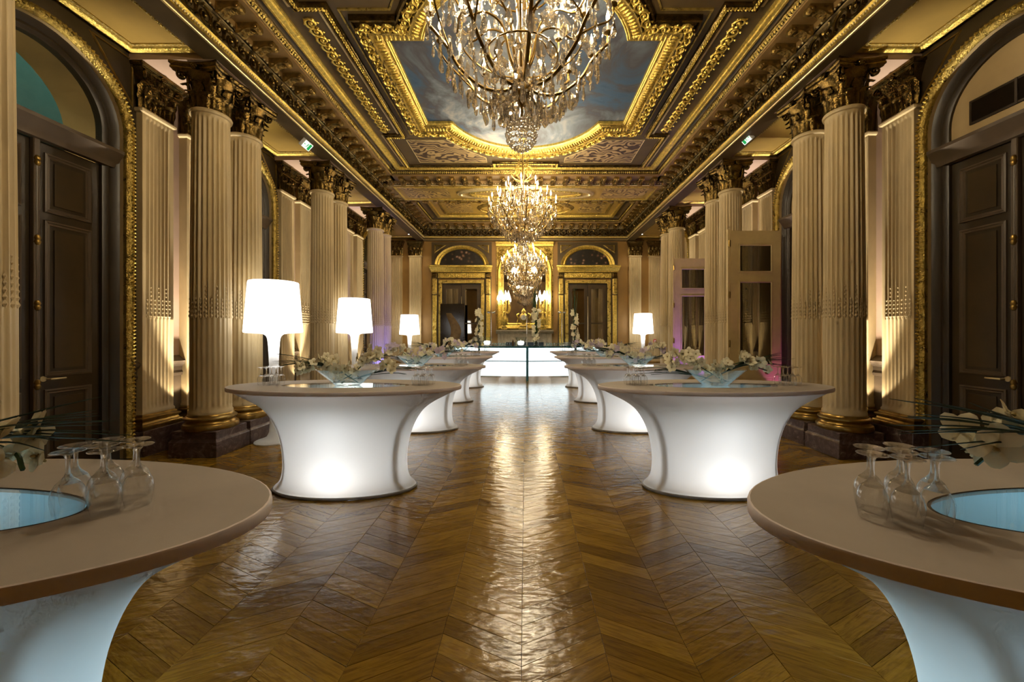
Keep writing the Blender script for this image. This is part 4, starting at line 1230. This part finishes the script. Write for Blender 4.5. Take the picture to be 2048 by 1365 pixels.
def arrangement(x, y, label_b, label_f, seed, detail, mirror=1, lilac=0.0):
    r = random.Random(seed)
    b = empty('glass_bowl', (x, y, HT), label=label_b, cat='bowl', group='flared glass bowls'); link('bowl_wall', BOWLM, b)
    t = empty('orchid_arrangement', (x, y, HT + .012), (0, 0, 0), label=label_f, cat='flowers', group='orchid arrangements')
    sprays = [[(0.12, 0, .02), (-0.10, .02, .14), (-0.28, .03, .22), (-0.42, .02, .19), (-0.52, .0, .12)], [(-0.12, .01, .02), (0.08, -.02, .10), (0.24, -.03, .24), (0.36, -.02, .25), (0.50, .0, .15)]]
    st = MB()
    for sp in sprays:
        sp = [(mirror*a + r.uniform(-.03, .03), c + r.uniform(-.05, .05), d + (r.uniform(-.02, .03) if d > .05 else 0)) for a, c, d in sp]
        path = spline(sp, 5); st.tube(path, 0.006, 5)
        nfl = 26
        for k in range(nfl):
            u = 0.15 + 0.85*(k + r.uniform(-.2, .2))/(nfl - 1)
            p = path[max(0, min(len(path) - 1, int(u*(len(path) - 1))))]
            a = r.uniform(0, 2*PI); off = 0.06
            q = (p[0] + off*.8*math.cos(a), p[1] + off*math.sin(a) - .012, max(.055, p[2] + .02 + r.uniform(-.03, .065)))
            rot = (R(r.uniform(35, 110)), R(r.uniform(-40, 40)), R(r.uniform(-70, 70)))
            s = r.uniform(1.05, 1.5)
            f = link('flower', FLP if r.random() < lilac else FLM, t, q, rot, (s, s, s))
            if detail: link('lip', LIPM, f, (0, 0, .004), (0, 0, R(-90)))
    for k in range(7):
        a = r.uniform(-.10, .10); st.addm(petal_strip(.13, .014, .05, .03), T(a, r.uniform(-.04, .04), .008) @ RZ(r.uniform(0, 6.3)))
    ob('stems', st, GREEN, t, 60)
    g = MB()
    for k in range(16):
        dy, dz = r.uniform(-.05, .05), r.uniform(-.035, .075)
        e = r.uniform(.62, .80)
        g.tube(spline([(mirror*-.05, dy*.2, .10), (mirror*-.28, dy*.6, .20 + dz*.3), (mirror*-.5, dy, .235 + dz*.7), (mirror*-e, dy*1.5, .235 + dz*1.3)], 4), [0.0036]*6 + [.0028]*4 + [.0018]*2 + [.0008], 4)
    for k in range(9):
        dy, dz = r.uniform(-.05, .05), r.uniform(-.02, .05); e = r.uniform(.6, .85)
        g.tube(spline([(mirror*.05, dy*.2, .05), (mirror*.25, dy*.6, .10 + dz*.3), (mirror*.5, dy, .13 + dz), (mirror*e, dy*1.5, .12 + dz)], 4), 0.0028, 4)
    ob('grass_blades', g, DGREEN, t, 60, kind='stuff')
NEARG = {-1: [(-1.411, 1.224), (-1.360, 1.159), (-1.376, 1.288), (-1.326, 1.224), (-1.261, 1.170), (-1.289, 1.288), (-1.220, 1.228)],
         1: [(1.0595, 1.203), (1.0115, 1.1375), (1.170, 1.221), (1.120, 1.162), (1.0735, 1.096), (1.218, 1.1667), (1.166, 1.105)]}
PNM = ['back left', 'front left', 'back middle', 'centre', 'front middle', 'back right', 'front right']
HEX = [(-.08, .04), (-.08, -.045), (0, .08), (0, 0), (0, -.08), (.08, .04), (.08, -.045)]
for k, y in enumerate(ROWS):
    for sg, X, side in ((-1, XL[k], 'left'), (1, XR[k], 'right')):
        name = '%s table on the %s' % (RN[k], side)
        make_table(X, y, 'oval bar table with white glowing stretch skirt, %s in the %s row' % (RN[k], side), (12.5 if k == 0 else 8.0), ((0.55, 0.84, 1.0) if k == 0 else (0.95, 0.98, 1.0)))
        arrangement(X + (.02 if k else 0), y, 'flared glass bowl of orchids on the ' + name, 'cream orchid sprays with long grass on the ' + name, 40 + 2*k + (sg > 0), k < 2, 1 if (sg < 0) == (k % 2 == 1) or k == 0 and sg > 0 else -1, 0.0 if k < 2 else 0.35)
        if k == 0:
            for (gx, gy), pn in zip(NEARG[sg], PNM if sg < 0 else PNM):
                glass(gx, gy, HT + .0005, 'large upturned wine glass, %s of the foreground cluster on the %s' % (pn, side), 'foreground glasses ' + side, True)
        else:
            for end, nm in ((-1, 'left'), (1, 'right')):
                cx = X + end*(0.80 if k == 1 else .78)
                for (hx, hy), pn in zip(HEX, PNM):
                    glass(cx + hx*.95, y + .04 + hy, HT + .0005, 'upturned wine glass, %s of the %s end cluster, %s' % (pn, nm, name), 'glasses %s end %s' % (nm, name), k == 1)

# ---------------------------------------------------------------- luminous floor lamps
def floor_lamp(x, y, s, label):
    t = empty('floor_lamp', (x, y, 0), (0, 0, 0), (s, s, s), label=label, cat='lamp', group='luminous floor lamps')
    ob('shade', MB().lathe([(0.115, 1.584), (0.16, 1.592), (0.22, 1.598), (0.33, 1.603), (0.372, 1.612), (0.376, 1.63), (0.322, 2.34), (0.316, 2.355), (0.30, 2.36), (0.001, 2.365)], 48), SHADE, t, 60)
    ob('stem', MB().lathe([(0.24, 0.0), (0.245, 0.012), (0.235, 0.03), (0.17, 0.05), (0.09, 0.085), (0.06, 0.15), (0.052, 0.3), (0.054, 0.7), (0.06, 1.1), (0.068, 1.35), (0.074, 1.45), (0.084, 1.52), (0.10, 1.562), (0.135, 1.588)], 40), STEMG, t, 60)
    ob('base', MB().lathe([(0.001, 0.031), (0.2, 0.03), (0.247, 0.022), (0.25, 0.01), (0.245, 0.0), (0.001, 0)], 48), basic('lamp_base_white', (.75, .76, .76), .4), t, 60)
    point('lamp_glow', (0, 0, 1.40), 2.0, (1, .97, .92), 0.04, t)
    return t
floor_lamp(-3.71, 5.75, 1.0, 'large glowing white floor lamp behind the second table on the left')
floor_lamp(-3.76, 8.58, 1.0, 'glowing white floor lamp beside the middle column pair on the left')
floor_lamp(-4.25, 14.3, .965, 'small looking glowing floor lamp in the far left corner')
floor_lamp(4.31, 14.3, .985, 'glowing floor lamp in the far right corner')

# ---------------------------------------------------------------- chandeliers
def drop(L, w, n=6):
    return MB().lathe([(0.0008, 0), (w*.35, -.12*L), (w*.55, -.3*L), (w, -.72*L), (w*.75, -.9*L), (0.0008, -L)], n, 1.0, .55)
def kite(L, w):
    return MB().add([(0, 0, 0), (w, 0, -.45*L), (0, 0, -L), (-w, 0, -.45*L), (0, .2*w, -.45*L), (0, -.2*w, -.45*L), (w*.75, 0, -.75*L), (-w*.75, 0, -.75*L)],
                    [(0,1,4),(1,6,4),(6,2,4),(2,7,4),(7,3,4),(3,0,4),(1,0,5),(6,1,5),(2,6,5),(7,2,5),(3,7,5),(0,3,5)])
def bead_string(p, q, sag, n, r):
    m = MB()
    for k in range(n + 1):
        u = k/n; m.ball((p[0]+(q[0]-p[0])*u, p[1]+(q[1]-p[1])*u, p[2]+(q[2]-p[2])*u - sag*4*u*(1-u)), r, 5, 3)
    return m
DR = [drop(.14, .034), drop(.105, .03), drop(.18, .025), kite(.165, .064)]
for d in DR[:3]: d.ball((0, 0, .012), .011, 6, 4)
DRM = [d.mesh('pendant', CRYST) for d in DR]
cnd = MB().lathe([(0.0095, 0), (0.0095, .085), (0.001, .087)], 10); CNDM = cnd.mesh('candle', CANDLE, 50)
FLMM = MB().lathe([(0.001, .086), (0.010, .098), (0.013, .112), (0.010, .132), (0.004, .155), (0.0006, .17)], 10).mesh('flame', FLAME, 80)
CUPM = MB().lathe([(0.001, -.07), (0.008, -.06), (0.012, -.045), (0.009, -.035), (0.022, -.02), (0.034, -.012), (0.030, -.008), (0.014, -.004), (0.018, .008), (0.012, .012)], 12).mesh('candle_cup', BRONZE, 50)
BOBM = MB().lathe([(0.012, .004), (0.03, .006), (0.044, .016), (0.046, .02), (0.03, .010)], 14).mesh('drip_glass', CRYST, 50)
def arm_path(tier, ph, R_, zt):
    if tier == 0: p = [(.05, -.50), (.14, -.575), (.32, -.56), (.50, -.42), (.60, -.26), (R_*.95, -.14 + zt), (R_, -.10 + zt), (R_, -.06 + zt)]
    elif tier == 1: p = [(.05, -.40), (.10, -.28), (.16, -.06), (.30, .02), (.45, -.04), (R_*.97, -.13 + zt), (R_, -.10 + zt), (R_, -.06 + zt)]
    else: p = [(.03, .10), (.08, .28), (.17, .34), (.28, .28), (R_*.97, .31), (R_, .33), (R_, -.06 + zt)]
    c, s = math.cos(ph), math.sin(ph)
    return [(x*c, x*s, z) for x, z, _ in spline([(x, z, 0) for x, z in p], 5)]
def chandelier(x, y, z, s, label, detail, power, rod_top):
    r = random.Random(11)
    t = empty('chandelier', (x, y, z), (0, 0, 0.13), (s, s, s), label=label, cat='chandelier', group='crystal chandeliers in a line')
    tiers = [(0.74, 0.0, 16, 0.0), (0.56, 0.20, 10, .15), (0.34, 0.42, 6, .3)]
    ob('stem', MB().lathe([(0.001, -.70), (0.03, -.69), (0.05, -.66), (0.04, -.62), (0.075, -.60), (0.08, -.55), (0.06, -.52), (0.07, -.49), (0.05, -.46), (0.03, -.45)], 18), BRONZE, t, 40)
    ob('hanging_rod', MB().tube([(0, 0, .3), (0, 0, (rod_top - z)/s)], .012, 8), BRONZE, t, 50)
    if detail != 'far':
        ob('ceiling_rose', MB().lathe([(0.001, 0), (0.10, -.0), (.10, -.02), (.05, -.05), (0.015, -.09)], 16, M=T(0, 0, (rod_top - z)/s)), GOLD, t, 40)
    gm = MB(); gm.lathe([(0.03, -.45), (0.05, -.42), (0.075, -.36), (0.06, -.30), (0.072, -.24), (0.045, -.16), (0.06, -.1), (0.035, 0.0), (0.05, .12), (0.03, .3), (0.04, .5), (0.02, .62)], 16); ob('glass_baluster', gm, CRYST, t, 40)
    rings_ = MB()
    for rr, zz in ((.30, -.30), (.52, -.12), (.26, .30)):
        rings_.tube([(rr*math.cos(2*PI*k/28), rr*math.sin(2*PI*k/28), zz) for k in range(29)], .008, 5)
    ob('gallery_ring', rings_, BRONZE, t, 50)
    for ti, (R_, zt, n, ph0) in enumerate(tiers):
        for k in range(n):
            ph = ph0 + 2*PI*k/n
            if ti == 0 and k % 2:        # every second outer candle sits on a side branch
                p0 = arm_path(0, ph - 2*PI/n, R_, zt)[17]
                ob('arm', MB().tube(spline([p0, (.62*math.cos(ph - .22), .62*math.sin(ph - .22), -.26), (.70*math.cos(ph - .06), .70*math.sin(ph - .06), -.17), (R_*math.cos(ph), R_*math.sin(ph), -.09), (R_*math.cos(ph), R_*math.sin(ph), -.06)], 4), .008, 6), BRONZE, t, 60)
            else:
                ob('arm', MB().tube(arm_path(ti, ph, R_, zt), .014 if ti == 0 else .009, 6), BRONZE, t, 60)
            cx, cy = R_*math.cos(ph), R_*math.sin(ph)
            link('candle_cup', CUPM, t, (cx, cy, zt)); 
            if detail == 'near': link('drip_glass', BOBM, t, (cx, cy, zt))
            c = link('candle', CNDM, t, (cx, cy, zt)); link('flame', FLMM, c, (0, 0, -.02), (0, 0, 0), (1.3, 1.3, 1.25))
    # crown of scrolls
    for k in range(8):
        ph = 2*PI*k/8; c_, s_ = math.cos(ph), math.sin(ph)
        pth = spline([(.03, .55), (.20, .62), (.26, .76), (.17, .84), (.13, .76), (.19, .72), (.10, .95), (.16, 1.10), (.10, 1.16)], 4)
        ob('crown_scroll', MB().tube([(q[0]*c_, q[0]*s_, q[1]) for q in pth], .009, 5), GOLD, t, 60)
    # ball at the foot: beaded basket
    bm = MB()
    for j in range(1, 8):
        pa = PI*j/8; nb = max(5, int(22*math.sin(pa)))
        for k in range(nb):
            a = 2*PI*(k + .5*(j % 2))/nb; bm.ball((0.122*math.sin(pa)*math.cos(a), 0.122*math.sin(pa)*math.sin(a), -.93 + 0.122*math.cos(pa)), .0165, 6, 4)
    bm.ball((0, 0, -1.06), .02, 8, 5)
    bl = ob('crystal_ball', bm, CRYST, t, 50, kind='stuff')
    ob('ball_chain', MB().tube([(0, 0, -.68), (.006, 0, -.74), (-.004, 0, -.80), (0, 0, -.83)], .012, 6), BRONZE, t, 50)
    # crystal drops
    places = []
    def ring(rr, zz, n, kinds, j=.02):
        for k in range(n):
            a = 2*PI*(k + r.random()*.5)/n; places.append((rr + r.uniform(-j, j), a, zz + r.uniform(-j, j), r.choice(kinds)))
    ring(.74, -.12, 26, (0, 1, 2)); ring(.66, -.22, 26, (0, 1, 3)); ring(.58, -.34, 26, (0, 2, 3)); ring(.48, -.46, 24, (0, 2, 3, 1)); ring(.38, -.56, 24, (0, 2, 3), .03)
    ring(.28, -.60, 22, (0, 2, 1), .03); ring(.19, -.62, 18, (2, 0), .03); ring(.13, -.66, 12, (2, 0), .02)
    ring(.56, .10, 24, (0, 1, 2)); ring(.46, .02, 20, (0, 1)); ring(.36, .30, 18, (0, 1, 2)); ring(.24, .18, 14, (0, 1)); ring(.62, -.05, 20, (0, 1)); ring(.30, -.32, 16, (0, 1, 3))
    if detail == 'near':
        for rr, a, zz, kd in places:
            link('pendant', DRM[kd], t, (rr*math.cos(a), rr*math.sin(a), zz), (0, 0, a + PI/2 + r.uniform(-.6, .6)))
    else:
        q = MB()
        for rr, a, zz, kd in places: q.addm(DR[kd], T(rr*math.cos(a), rr*math.sin(a), zz) @ RZ(a + PI/2 + r.uniform(-.6, .6)))
        ob('pendants', q, CRYST, t, kind='stuff')
    st = MB()
    for k in range(16):
        a0, a1 = 2*PI*k/16, 2*PI*(k+1)/16
        for rr, zz, sg_ in ((.74, -.10, .06), (.52, -.14, .06)):
            st.addm(bead_string((rr*math.cos(a0), rr*math.sin(a0), zz), (rr*math.cos(a1), rr*math.sin(a1), zz), sg_, 12, .0075))
        st.addm(bead_string((.12*math.cos(a0), .12*math.sin(a0), .55), (.52*math.cos(a0), .52*math.sin(a0), -.12), .12, 22, .0075))
    ob('bead_strings', st, CRYST, t, kind='stuff')
    for k in range(3):
        a = 2*PI*k/3 + .5
        point('chandelier_light', (.5*math.cos(a), .5*math.sin(a), .42), power/3, (1.0, .83, .56), .12, t)
    return t
chandelier(-0.035, 3.35, 4.27, 1.04, 'largest crystal chandelier hanging nearest the camera, cut by the top edge', 'near', 385, ZC)
chandelier(-0.06, 8.55, 4.38, 1.0, 'second crystal chandelier, wholly in view below the cross beam', 'mid', 300, ZC)
chandelier(-0.04, 12.75, 3.90, 1.0, 'third crystal chandelier in front of the mirror, above the bar', 'far', 170, ZC)

# ---------------------------------------------------------------- illuminated bar
bar = empty('bar_counter', (0, 0, 0), label='long illuminated white glass bar at the end of the hall', cat='bar')
BV = [(-2.55, 14.05), (-1.57, 13.20), (0.06, 13.02), (1.69, 13.20), (2.65, 14.05)]
for i in range(4):
    (xa, ya), (xb, yb) = BV[i], BV[i+1]
    d = np.array([xb - xa, yb - ya]); L = np.hypot(*d); u = d/L; nrm = np.array([u[1], -u[0]])
    a = np.array([xa, ya]) + u*.03; b = np.array([xb, yb]) - u*.03
    def slab(name, z0, z1, t0, t1, mat):
        P = [a - nrm*t1, b - nrm*t1, b - nrm*t0, a - nrm*t0]
        m = MB().add([(p[0], p[1], z) for z in (z0, z1) for p in P], [(3,2,1,0),(4,5,6,7),(0,1,5,4),(1,2,6,5),(2,3,7,6),(3,0,4,7)])
        return ob(name, m, mat, bar)
    slab('lower_glow_panel', .165, .655, 0.0, .02, BARGLOW)
    slab('upper_glow_panel', .672, 1.105, 0.0, .02, BARGLOW)
    slab('panel_joint', .648, .679, -.012, .02, TEALG)
    slab('mirror_plinth', 0.0, .16, .03, .04, MIRROR)
for x, y in BV[0:5]:
    ob('corner_post', MB().tube([(x, y + .01, .0), (x, y + .01, 1.12)], .045, 8), TEALG, bar, 60)
tpv = [(x*1.02, y - .05) for x, y in BV] + [(2.3, 14.35), (-2.2, 14.35)]
ob('counter_top', MB().rings([[(x, y, z) for x, y in tpv] for z in (1.115, 1.165)], True, True), TEALG, bar)
bar_lights = None
ZBT = 1.166
def vase(x, y, h, label, spikes):
    v = empty('flower_vase', (x, y, ZBT), label=label, cat='vase', group='tall orchid vases on the bar')
    ob('cylinder', MB().lathe([(0.001, .005), (.085, .005), (.09, 0.02), (.095, .45), (.09, .45), (.086, .03)], 20), GLASSB, v, 40)
    r = random.Random(int(x*100) + 999)
    m = MB()
    for k in range(7): m.tube([(r.uniform(-.04, .04), r.uniform(-.04, .04), .02), (r.uniform(-.07, .07), r.uniform(-.05, .05), h*.8)], .006, 5)
    if spikes:
        for k in range(12): m.tube(spline([(0, 0, .1), (r.uniform(-.05, .05), 0, .6), (r.uniform(-.16, .1), r.uniform(-.1, .1), h*r.uniform(1.2, 1.75))], 4), .006, 4)
    ob('stems', m, GREEN, v, 60)
    for k in range(26):
        z = .18 + (h - .18)*k/25; a = r.uniform(0, 6.3)
        link('flower', FLM, v, (.095*math.cos(a), .095*math.sin(a) - .02, z), (R(r.uniform(50, 110)), R(r.uniform(-40, 40)), R(r.uniform(-80, 80))), (2.0, 2.0, 2.0))
vase(-1.60, 13.45, 1.22, 'tall glass vase of white orchids at the left end of the bar', False)
vase(0.37, 13.45, 1.25, 'tall glass vase of orchids with long green spikes near the middle of the bar', True)
vase(1.70, 13.45, 1.22, 'tall glass vase of white orchids at the right end of the bar', True)
def pole(x, top, label, head):
    p = empty('bar_spotlight', (x, 13.3, ZBT), label=label, cat='lamp', group='slim chrome poles on the bar')
    ob('pole', MB().lathe([(.07, 0), (.07, .012), (.016, .02), (.014, top - ZBT), (.001, top - ZBT)], 12), CHROME, p, 40)
    if head:
        for s in (-1, 1): ob('spot_head', MB().lathe([(.001, 0), (.035, .01), (.045, .10), (.04, .11), (.001, .10)], 12, M=T(s*.02, 0, top - ZBT) @ RY(s*PI/2)), CHROME, p, 40)
pole(-1.17, 2.32, 'chrome pole with twin heads near the left end of the bar', True)
pole(1.24, 2.32, 'chrome pole with twin heads near the right end of the bar', True)
pole(0.05, 2.22, 'plain slim chrome pole at the middle of the bar', False)
def ice_bowl(x, y, label):
    b = empty('ice_bowl', (x, y, ZBT), label=label, cat='bowl', group='glass bowls on the bar')
    ob('glass', MB().lathe([(.001, .0), (.10, 0), (.12, .02), (.16, .2), (.19, .27), (.20, .30), (.185, .27), (.15, .18), (.11, .03)], 24), GLASSB, b, 40)
    ob('white_filling', MB().lathe([(.001, .02), (.09, .03), (.115, .08), (.12, .14), (.09, .17), (.001, .18)], 18), emit('filling_glow_%d' % int(x*100 + 500), (1, .98, .95), 1.6), b, 60)  # filling is made to glow white by itself
ice_bowl(-1.36, 13.76, 'glass bowl with white filling near the left pole on the bar')
ice_bowl(-0.16, 13.42, 'glass bowl with white filling at the middle of the bar')
ob('white_bowl', MB().lathe([(.001, .0), (.07, 0), (.11, .05), (.13, .12), (.12, .12), (.08, .03)], 20), basic('porcelain', (.8, .8, .78), .3), None, 40, loc=(1.42, 13.4, ZBT), label='small white porcelain bowl near the right pole on the bar', cat='bowl')
TUM = MB().lathe([(.001, .004), (.026, .004), (.033, .10), (.030, .10), (.024, .012)], 12).mesh('tumbler', thin_glass('tumbler_glass', (.93, .97, .97), 1.4, .02, body=.06), 40)
for sx, nm in ((-1, 'left'), (1, 'right')):
    cx = -.82 if sx < 0 else 1.02
    for i in range(8):
        for j in range(2):
            link('tumbler', TUM, None, (cx - .28 + i*.08, 13.4 + j*.09, ZBT), label='clear tumbler %s from the left, %s row, %s half of the bar' % (['first', 'second', 'third', 'fourth', 'fifth', 'sixth', 'seventh', 'eighth'][i], ['front', 'back'][j], nm), cat='tumbler', group='tumblers %s of the middle' % nm)
for x, h, nm in ((-.43, .24, 'taller dark'), (-.33, .19, 'shorter pale')):
    bt = empty('bottle', (x, 13.4, ZBT), label='%s small bottle left of the middle bowl on the bar' % nm, cat='bottle', group='small bottles on the bar')
    ob('body', MB().lathe([(.001, 0), (.035, 0), (.037, .01), (.037, h*.6), (.015, h*.78), (.013, h*.95), (.001, h*.95)], 14), basic('bottle_glass_%d' % int(h*100), (.10, .05, .02) if h > .2 else (.45, .4, .25), .15), bt, 40)
    ob('cap', MB().lathe([(.016, h*.93), (.016, h), (.001, h)], 12), PALEGOLD, bt, 40)

# ---------------------------------------------------------------- mantel candelabra and clock
BFL = FLMM.copy(); BFL.materials[0] = BIGFLAME
def candelabrum(x, label):
    t = empty('candelabrum', (x, YE - .31, 1.732), scale=(1, .6, 1), label=label, cat='candelabrum', group='gilded mantel candelabra')
    ob('base', MB().lathe([(.001, 0), (.13, 0), (.13, .03), (.09, .06), (.10, .10), (.05, .16), (.07, .26), (.10, .36), (.06, .48), (.035, .60), (.05, .68), (.03, .75), (.02, .95), (.001, .97)], 18), GOLD, t, 40)
    for k in range(10):
        a = 2*PI*k/10; R_ = .24 if k % 2 else .15; zt = .95 if k % 2 else 1.12
        c, s = math.cos(a), math.sin(a)
        ob('arm', MB().tube([(q*c, q*s, z) for q, z, _ in spline([(.03, .70, 0), (R_*.6, .64, 0), (R_, .78, 0), (R_, zt, 0)], 4)], .011, 5), GOLDB, t, 60)
        link('candle_cup', CUPM, t, (R_*c, R_*s, zt)); cc = link('candle', CNDM, t, (R_*c, R_*s, zt), scale=(1.2, 1.2, 1.6))
        link('flame', BFL, cc, scale=(2.2, 3.0, 1.5), loc=(0, 0, -.04))
    q = MB()
    for k in range(6):
        a = 2*PI*k/6; q.addm(SCR, T(.1*math.cos(a), .1*math.sin(a), .35) @ RZ(a + PI/2) @ RX(PI/2) @ S3(.9, 2.0, 1))
    ob('foliage', q, GOLDB, t, 60)
    point('candle_light', (0, -.05, 1.25), 24, (1, .80, .52), .12, t)
candelabrum(-.79, 'gilded candelabrum with lit candles left of the clock on the mantel')
candelabrum(.66, 'gilded candelabrum with lit candles right of the clock on the mantel')
ck = empty('mantel_clock', (-.07, YE - .28, 1.732), label='ornate gilded clock between the candelabra on the mantel', cat='clock')
ob('case', MB().bbox(-.20, .20, -.09, .09, 0, .10, .02).bbox(-.15, .15, -.08, .08, .10, .18, .02).lathe([(.001, .16), (.10, .18), (.07, .26), (.13, .36), (.16, .46), (.13, .56), (.07, .62), (.09, .68), (.04, .76), (.001, .82)], 16, 1, .6), GOLD, ck, 40)
ob('dial', MB().lathe([(.001, 0), (.10, 0), (.10, .012), (.09, .016), (.001, .016)], 24, M=T(0, -.095, .46) @ RX(PI/2)), basic('clock_dial', (.75, .7, .6), .4), ck, 40)
hd = MB(); hd.box(-.004, .004, -.118, -.114, .455, .53); hd.box(-.002, .05, -.118, -.114, .455, .463)
ob('hands', hd, BLACK, ck)
for s in (-1, 1): ob('side_scroll', MB().tube(spline([(s*.10, 0, .18), (s*.24, 0, .26), (s*.20, 0, .42), (s*.26, 0, .55), (s*.16, 0, .62)], 5), .022, 6), GOLDB, ck, 60)

# dark screen with a curved ribbon, in front of the left end door
sc = empty('display_screen', (-2.72, YE - .42, 0), label='tall dark standing panel with a curved bronze ribbon before the left end door', cat='screen')
ob('panel', MB().bbox(-.45, .45, 0, .04, 0.02, 2.70, .008), basic('dark_lacquer', (.018, .011, .006), .15), sc)
rb = []
for k in range(24):
    z = .9 + 1.45*k/23; x = -.02 - .16*math.cos((k/23)*PI*1.6 + .5)
    w = .10 + .09*math.sin(PI*k/23)
    rb.append([(x - w, -.006, z), (x, -.02, z), (x + w, -.006, z)])
ob('ribbon', MB().rings(rb, close=False), basic('ribbon_bronze', (.16, .10, .04), .35, .6), sc, 80)
ob('feet', MB().box(-.45, -.3, -.15, .2, 0, .02).box(.3, .45, -.15, .2, 0, .02), BLACK, sc)

# ---------------------------------------------------------------- exit signs
EXG = emit('exit_green', (.02, .34, .08), 1.2); EXW = emit('exit_white', (.92, 1.0, .88), 1.5)
def exit_sign(x, y, z, sg, label):
    t = empty('exit_sign', (x, y, z), (0, -sg*R(42), 0), label=label, cat='exit sign', group='illuminated exit signs')
    ob('housing', MB().bbox(-.012, .05, -.125, .125, -.075, .075, .006), basic('sign_housing_%d' % int(sg + 2), (.7, .7, .68), .4), t, rot=(0, 0, 0 if sg < 0 else PI))
    face = -sg*.0525
    def pl_(name, pts, mat, e): return ob(name, MB().add([(face - sg*e, a, b) for a, b in pts], [tuple(range(len(pts)))]), mat, t)
    pl_('face', [(-.115, -.066), (.115, -.066), (.115, .066), (-.115, .066)], EXW, .0005)
    pl_('door_symbol', [(.03, -.058), (.098, -.058), (.098, .058), (.03, .058)], EXG, .0012)
    # running figure and arrow
    fig = MB()
    def poly(pts): fig.add([(face - sg*.002, a, b) for a, b in pts], [tuple(range(len(pts)))])
    hx, hz = .0, .04; poly([(hx + .011*math.cos(2*PI*k/10), hz + .011*math.sin(2*PI*k/10)) for k in range(10)])
    poly([(-.012, .028), (.008, .026), (.002, -.012), (-.016, -.010)]); poly([(.0, -.008), (.014, -.02), (.034, -.02), (.034, -.03), (.01, -.03), (-.01, -.014)])
    poly([(-.016, -.008), (-.006, -.014), (-.022, -.036), (-.042, -.046), (-.048, -.038), (-.03, -.028)]); poly([(.004, .022), (.024, .006), (.03, .012), (.008, .028)]); poly([(-.012, .026), (-.034, .016), (-.03, .0), (-.022, .002), (-.026, .012), (-.01, .018)])
    poly([(-.104, 0), (-.086, .018), (-.086, .007), (-.062, .007), (-.062, -.007), (-.086, -.007), (-.086, -.018)])
    ob('running_figure', fig, EXG, t)
    ob('bracket', MB().box(.0, .02, -.01, .01, .06, .14), BLACK, t)
exit_sign(-4.02, 7.12, 5.06, -1, 'green running-man exit sign hanging under the left beam')
exit_sign(4.02, 7.05, 5.14, 1, 'green running-man exit sign hanging under the right beam')
for sg, nm in ((-1, 'left'), (1, 'right')):
    t = empty('ceiling_spotlight', (sg*4.17, 14.0, ZA), label='small bright spotlight on the far %s aisle ceiling' % nm, cat='spotlight', group='aisle ceiling spotlights')
    ob('can', MB().lathe([(.05, 0), (.05, -.07), (.042, -.07), (.04, -.05), (.001, -.05)], 14), BLACK, t, 40)
    ob('lens', MB().lathe([(.04, -.066), (.001, -.07)], 14), emit('spot_lens_' + nm, (1, .95, .85), 25), t)
    spot('spot_beam', (0, 0, -.08), (0, .3, -2), 40, (1, .86, .62), 110, .5, .03, t)
for i, x in enumerate((4.44, 4.90)):
    t = empty('call_point', (x, YE - .12 if i == 0 else YE - .12, 1.26), label='small red fire call point %s the far right lamp' % ('just right of' if i == 0 else 'farther right of'), cat='call point')
    ob('case', MB().bbox(-.05, .05, -.04, -.005, 0, .11, .008), basic('red_plastic_%d' % i, (.5, .02, .015), .4), t)
    ob('window', MB().box(-.03, .03, -.042, -.039, .03, .08), basic('white_label_%d' % i, (.8, .8, .8), .4), t)
# violet LED floor lights
def led(x, y, target, power, color, label, ang=80):
    t = empty('led_floodlight', (x, y, 0.0), label=label, cat='light', group='coloured floor floodlights')
    ob('housing', MB().lathe([(.001, 0), (.07, 0), (.075, .02), (.075, .12), (.068, .12), (.065, .10), (.001, .10)], 16), BLACK, t, 40)
    ob('lens', MB().lathe([(.064, .108), (.001, .11)], 16), emit('led_lens_%d' % int(abs(x*100) + y), color, 4), t)
    spot('led_beam', (0, 0, .15), (target[0] - x, target[1] - y, target[2]), power, color, ang, .4, .04, t)
led(4.66, 9.55, (4.55, 10.45, 2.2), 240, (.30, .13, 1.0), 'violet floor floodlight in the right aisle before the far door leaf', 95)
led(-3.72, 10.65, (-4.25, 11.1, 1.9), 300, (.12, .13, 1.0), 'blue floor floodlight at the foot of the farthest column pair on the left', 60)
led(4.98, 7.2, (4.9, 7.62, 1.6), 30, (.75, .15, .8), 'magenta floor floodlight in the nearest open doorway on the right', 60)
# teal light in the lobby seen through the left fanlight
d = bpy.data.lights.new('lobby_light', 'AREA'); d.energy = 26; d.color = (.42, 1.0, .86); d.size = 2.0; d.size_y = 8.0; d.shape = 'RECTANGLE'
o_ = bpy.data.objects.new('lobby_light', d); COL.objects.link(o_); o_.location = (-XW - 1.5, 5.0, 6.3)
lbw = bpy.data.objects['wall_behind_left']
ob('reveal_fill_holder', MB().lathe([(.001, 0), (.03, 0), (.02, .05), (.012, .08), (.001, .08)], 10), BRONZE, lbw, 40, loc=(-XW - .55, BAYS[1] + .55, 3.3))  # added holder, out of view, for the warm fill on the arch reveal
ob('reveal_fill_bulb', MB().lathe([(.001, .08), (.02, .10), (.024, .13), (.012, .16), (.001, .165)], 10), emit('reveal_fill_glow', (1, .8, .5), 10), lbw, 60, loc=(-XW - .55, BAYS[1] + .55, 3.3))
point('reveal_fill_light', (-XW - .55, BAYS[1] + .55, 3.54), 9, (1, .80, .45), .03, lbw)  # added fill, source unseen, that warms the cream arch reveal
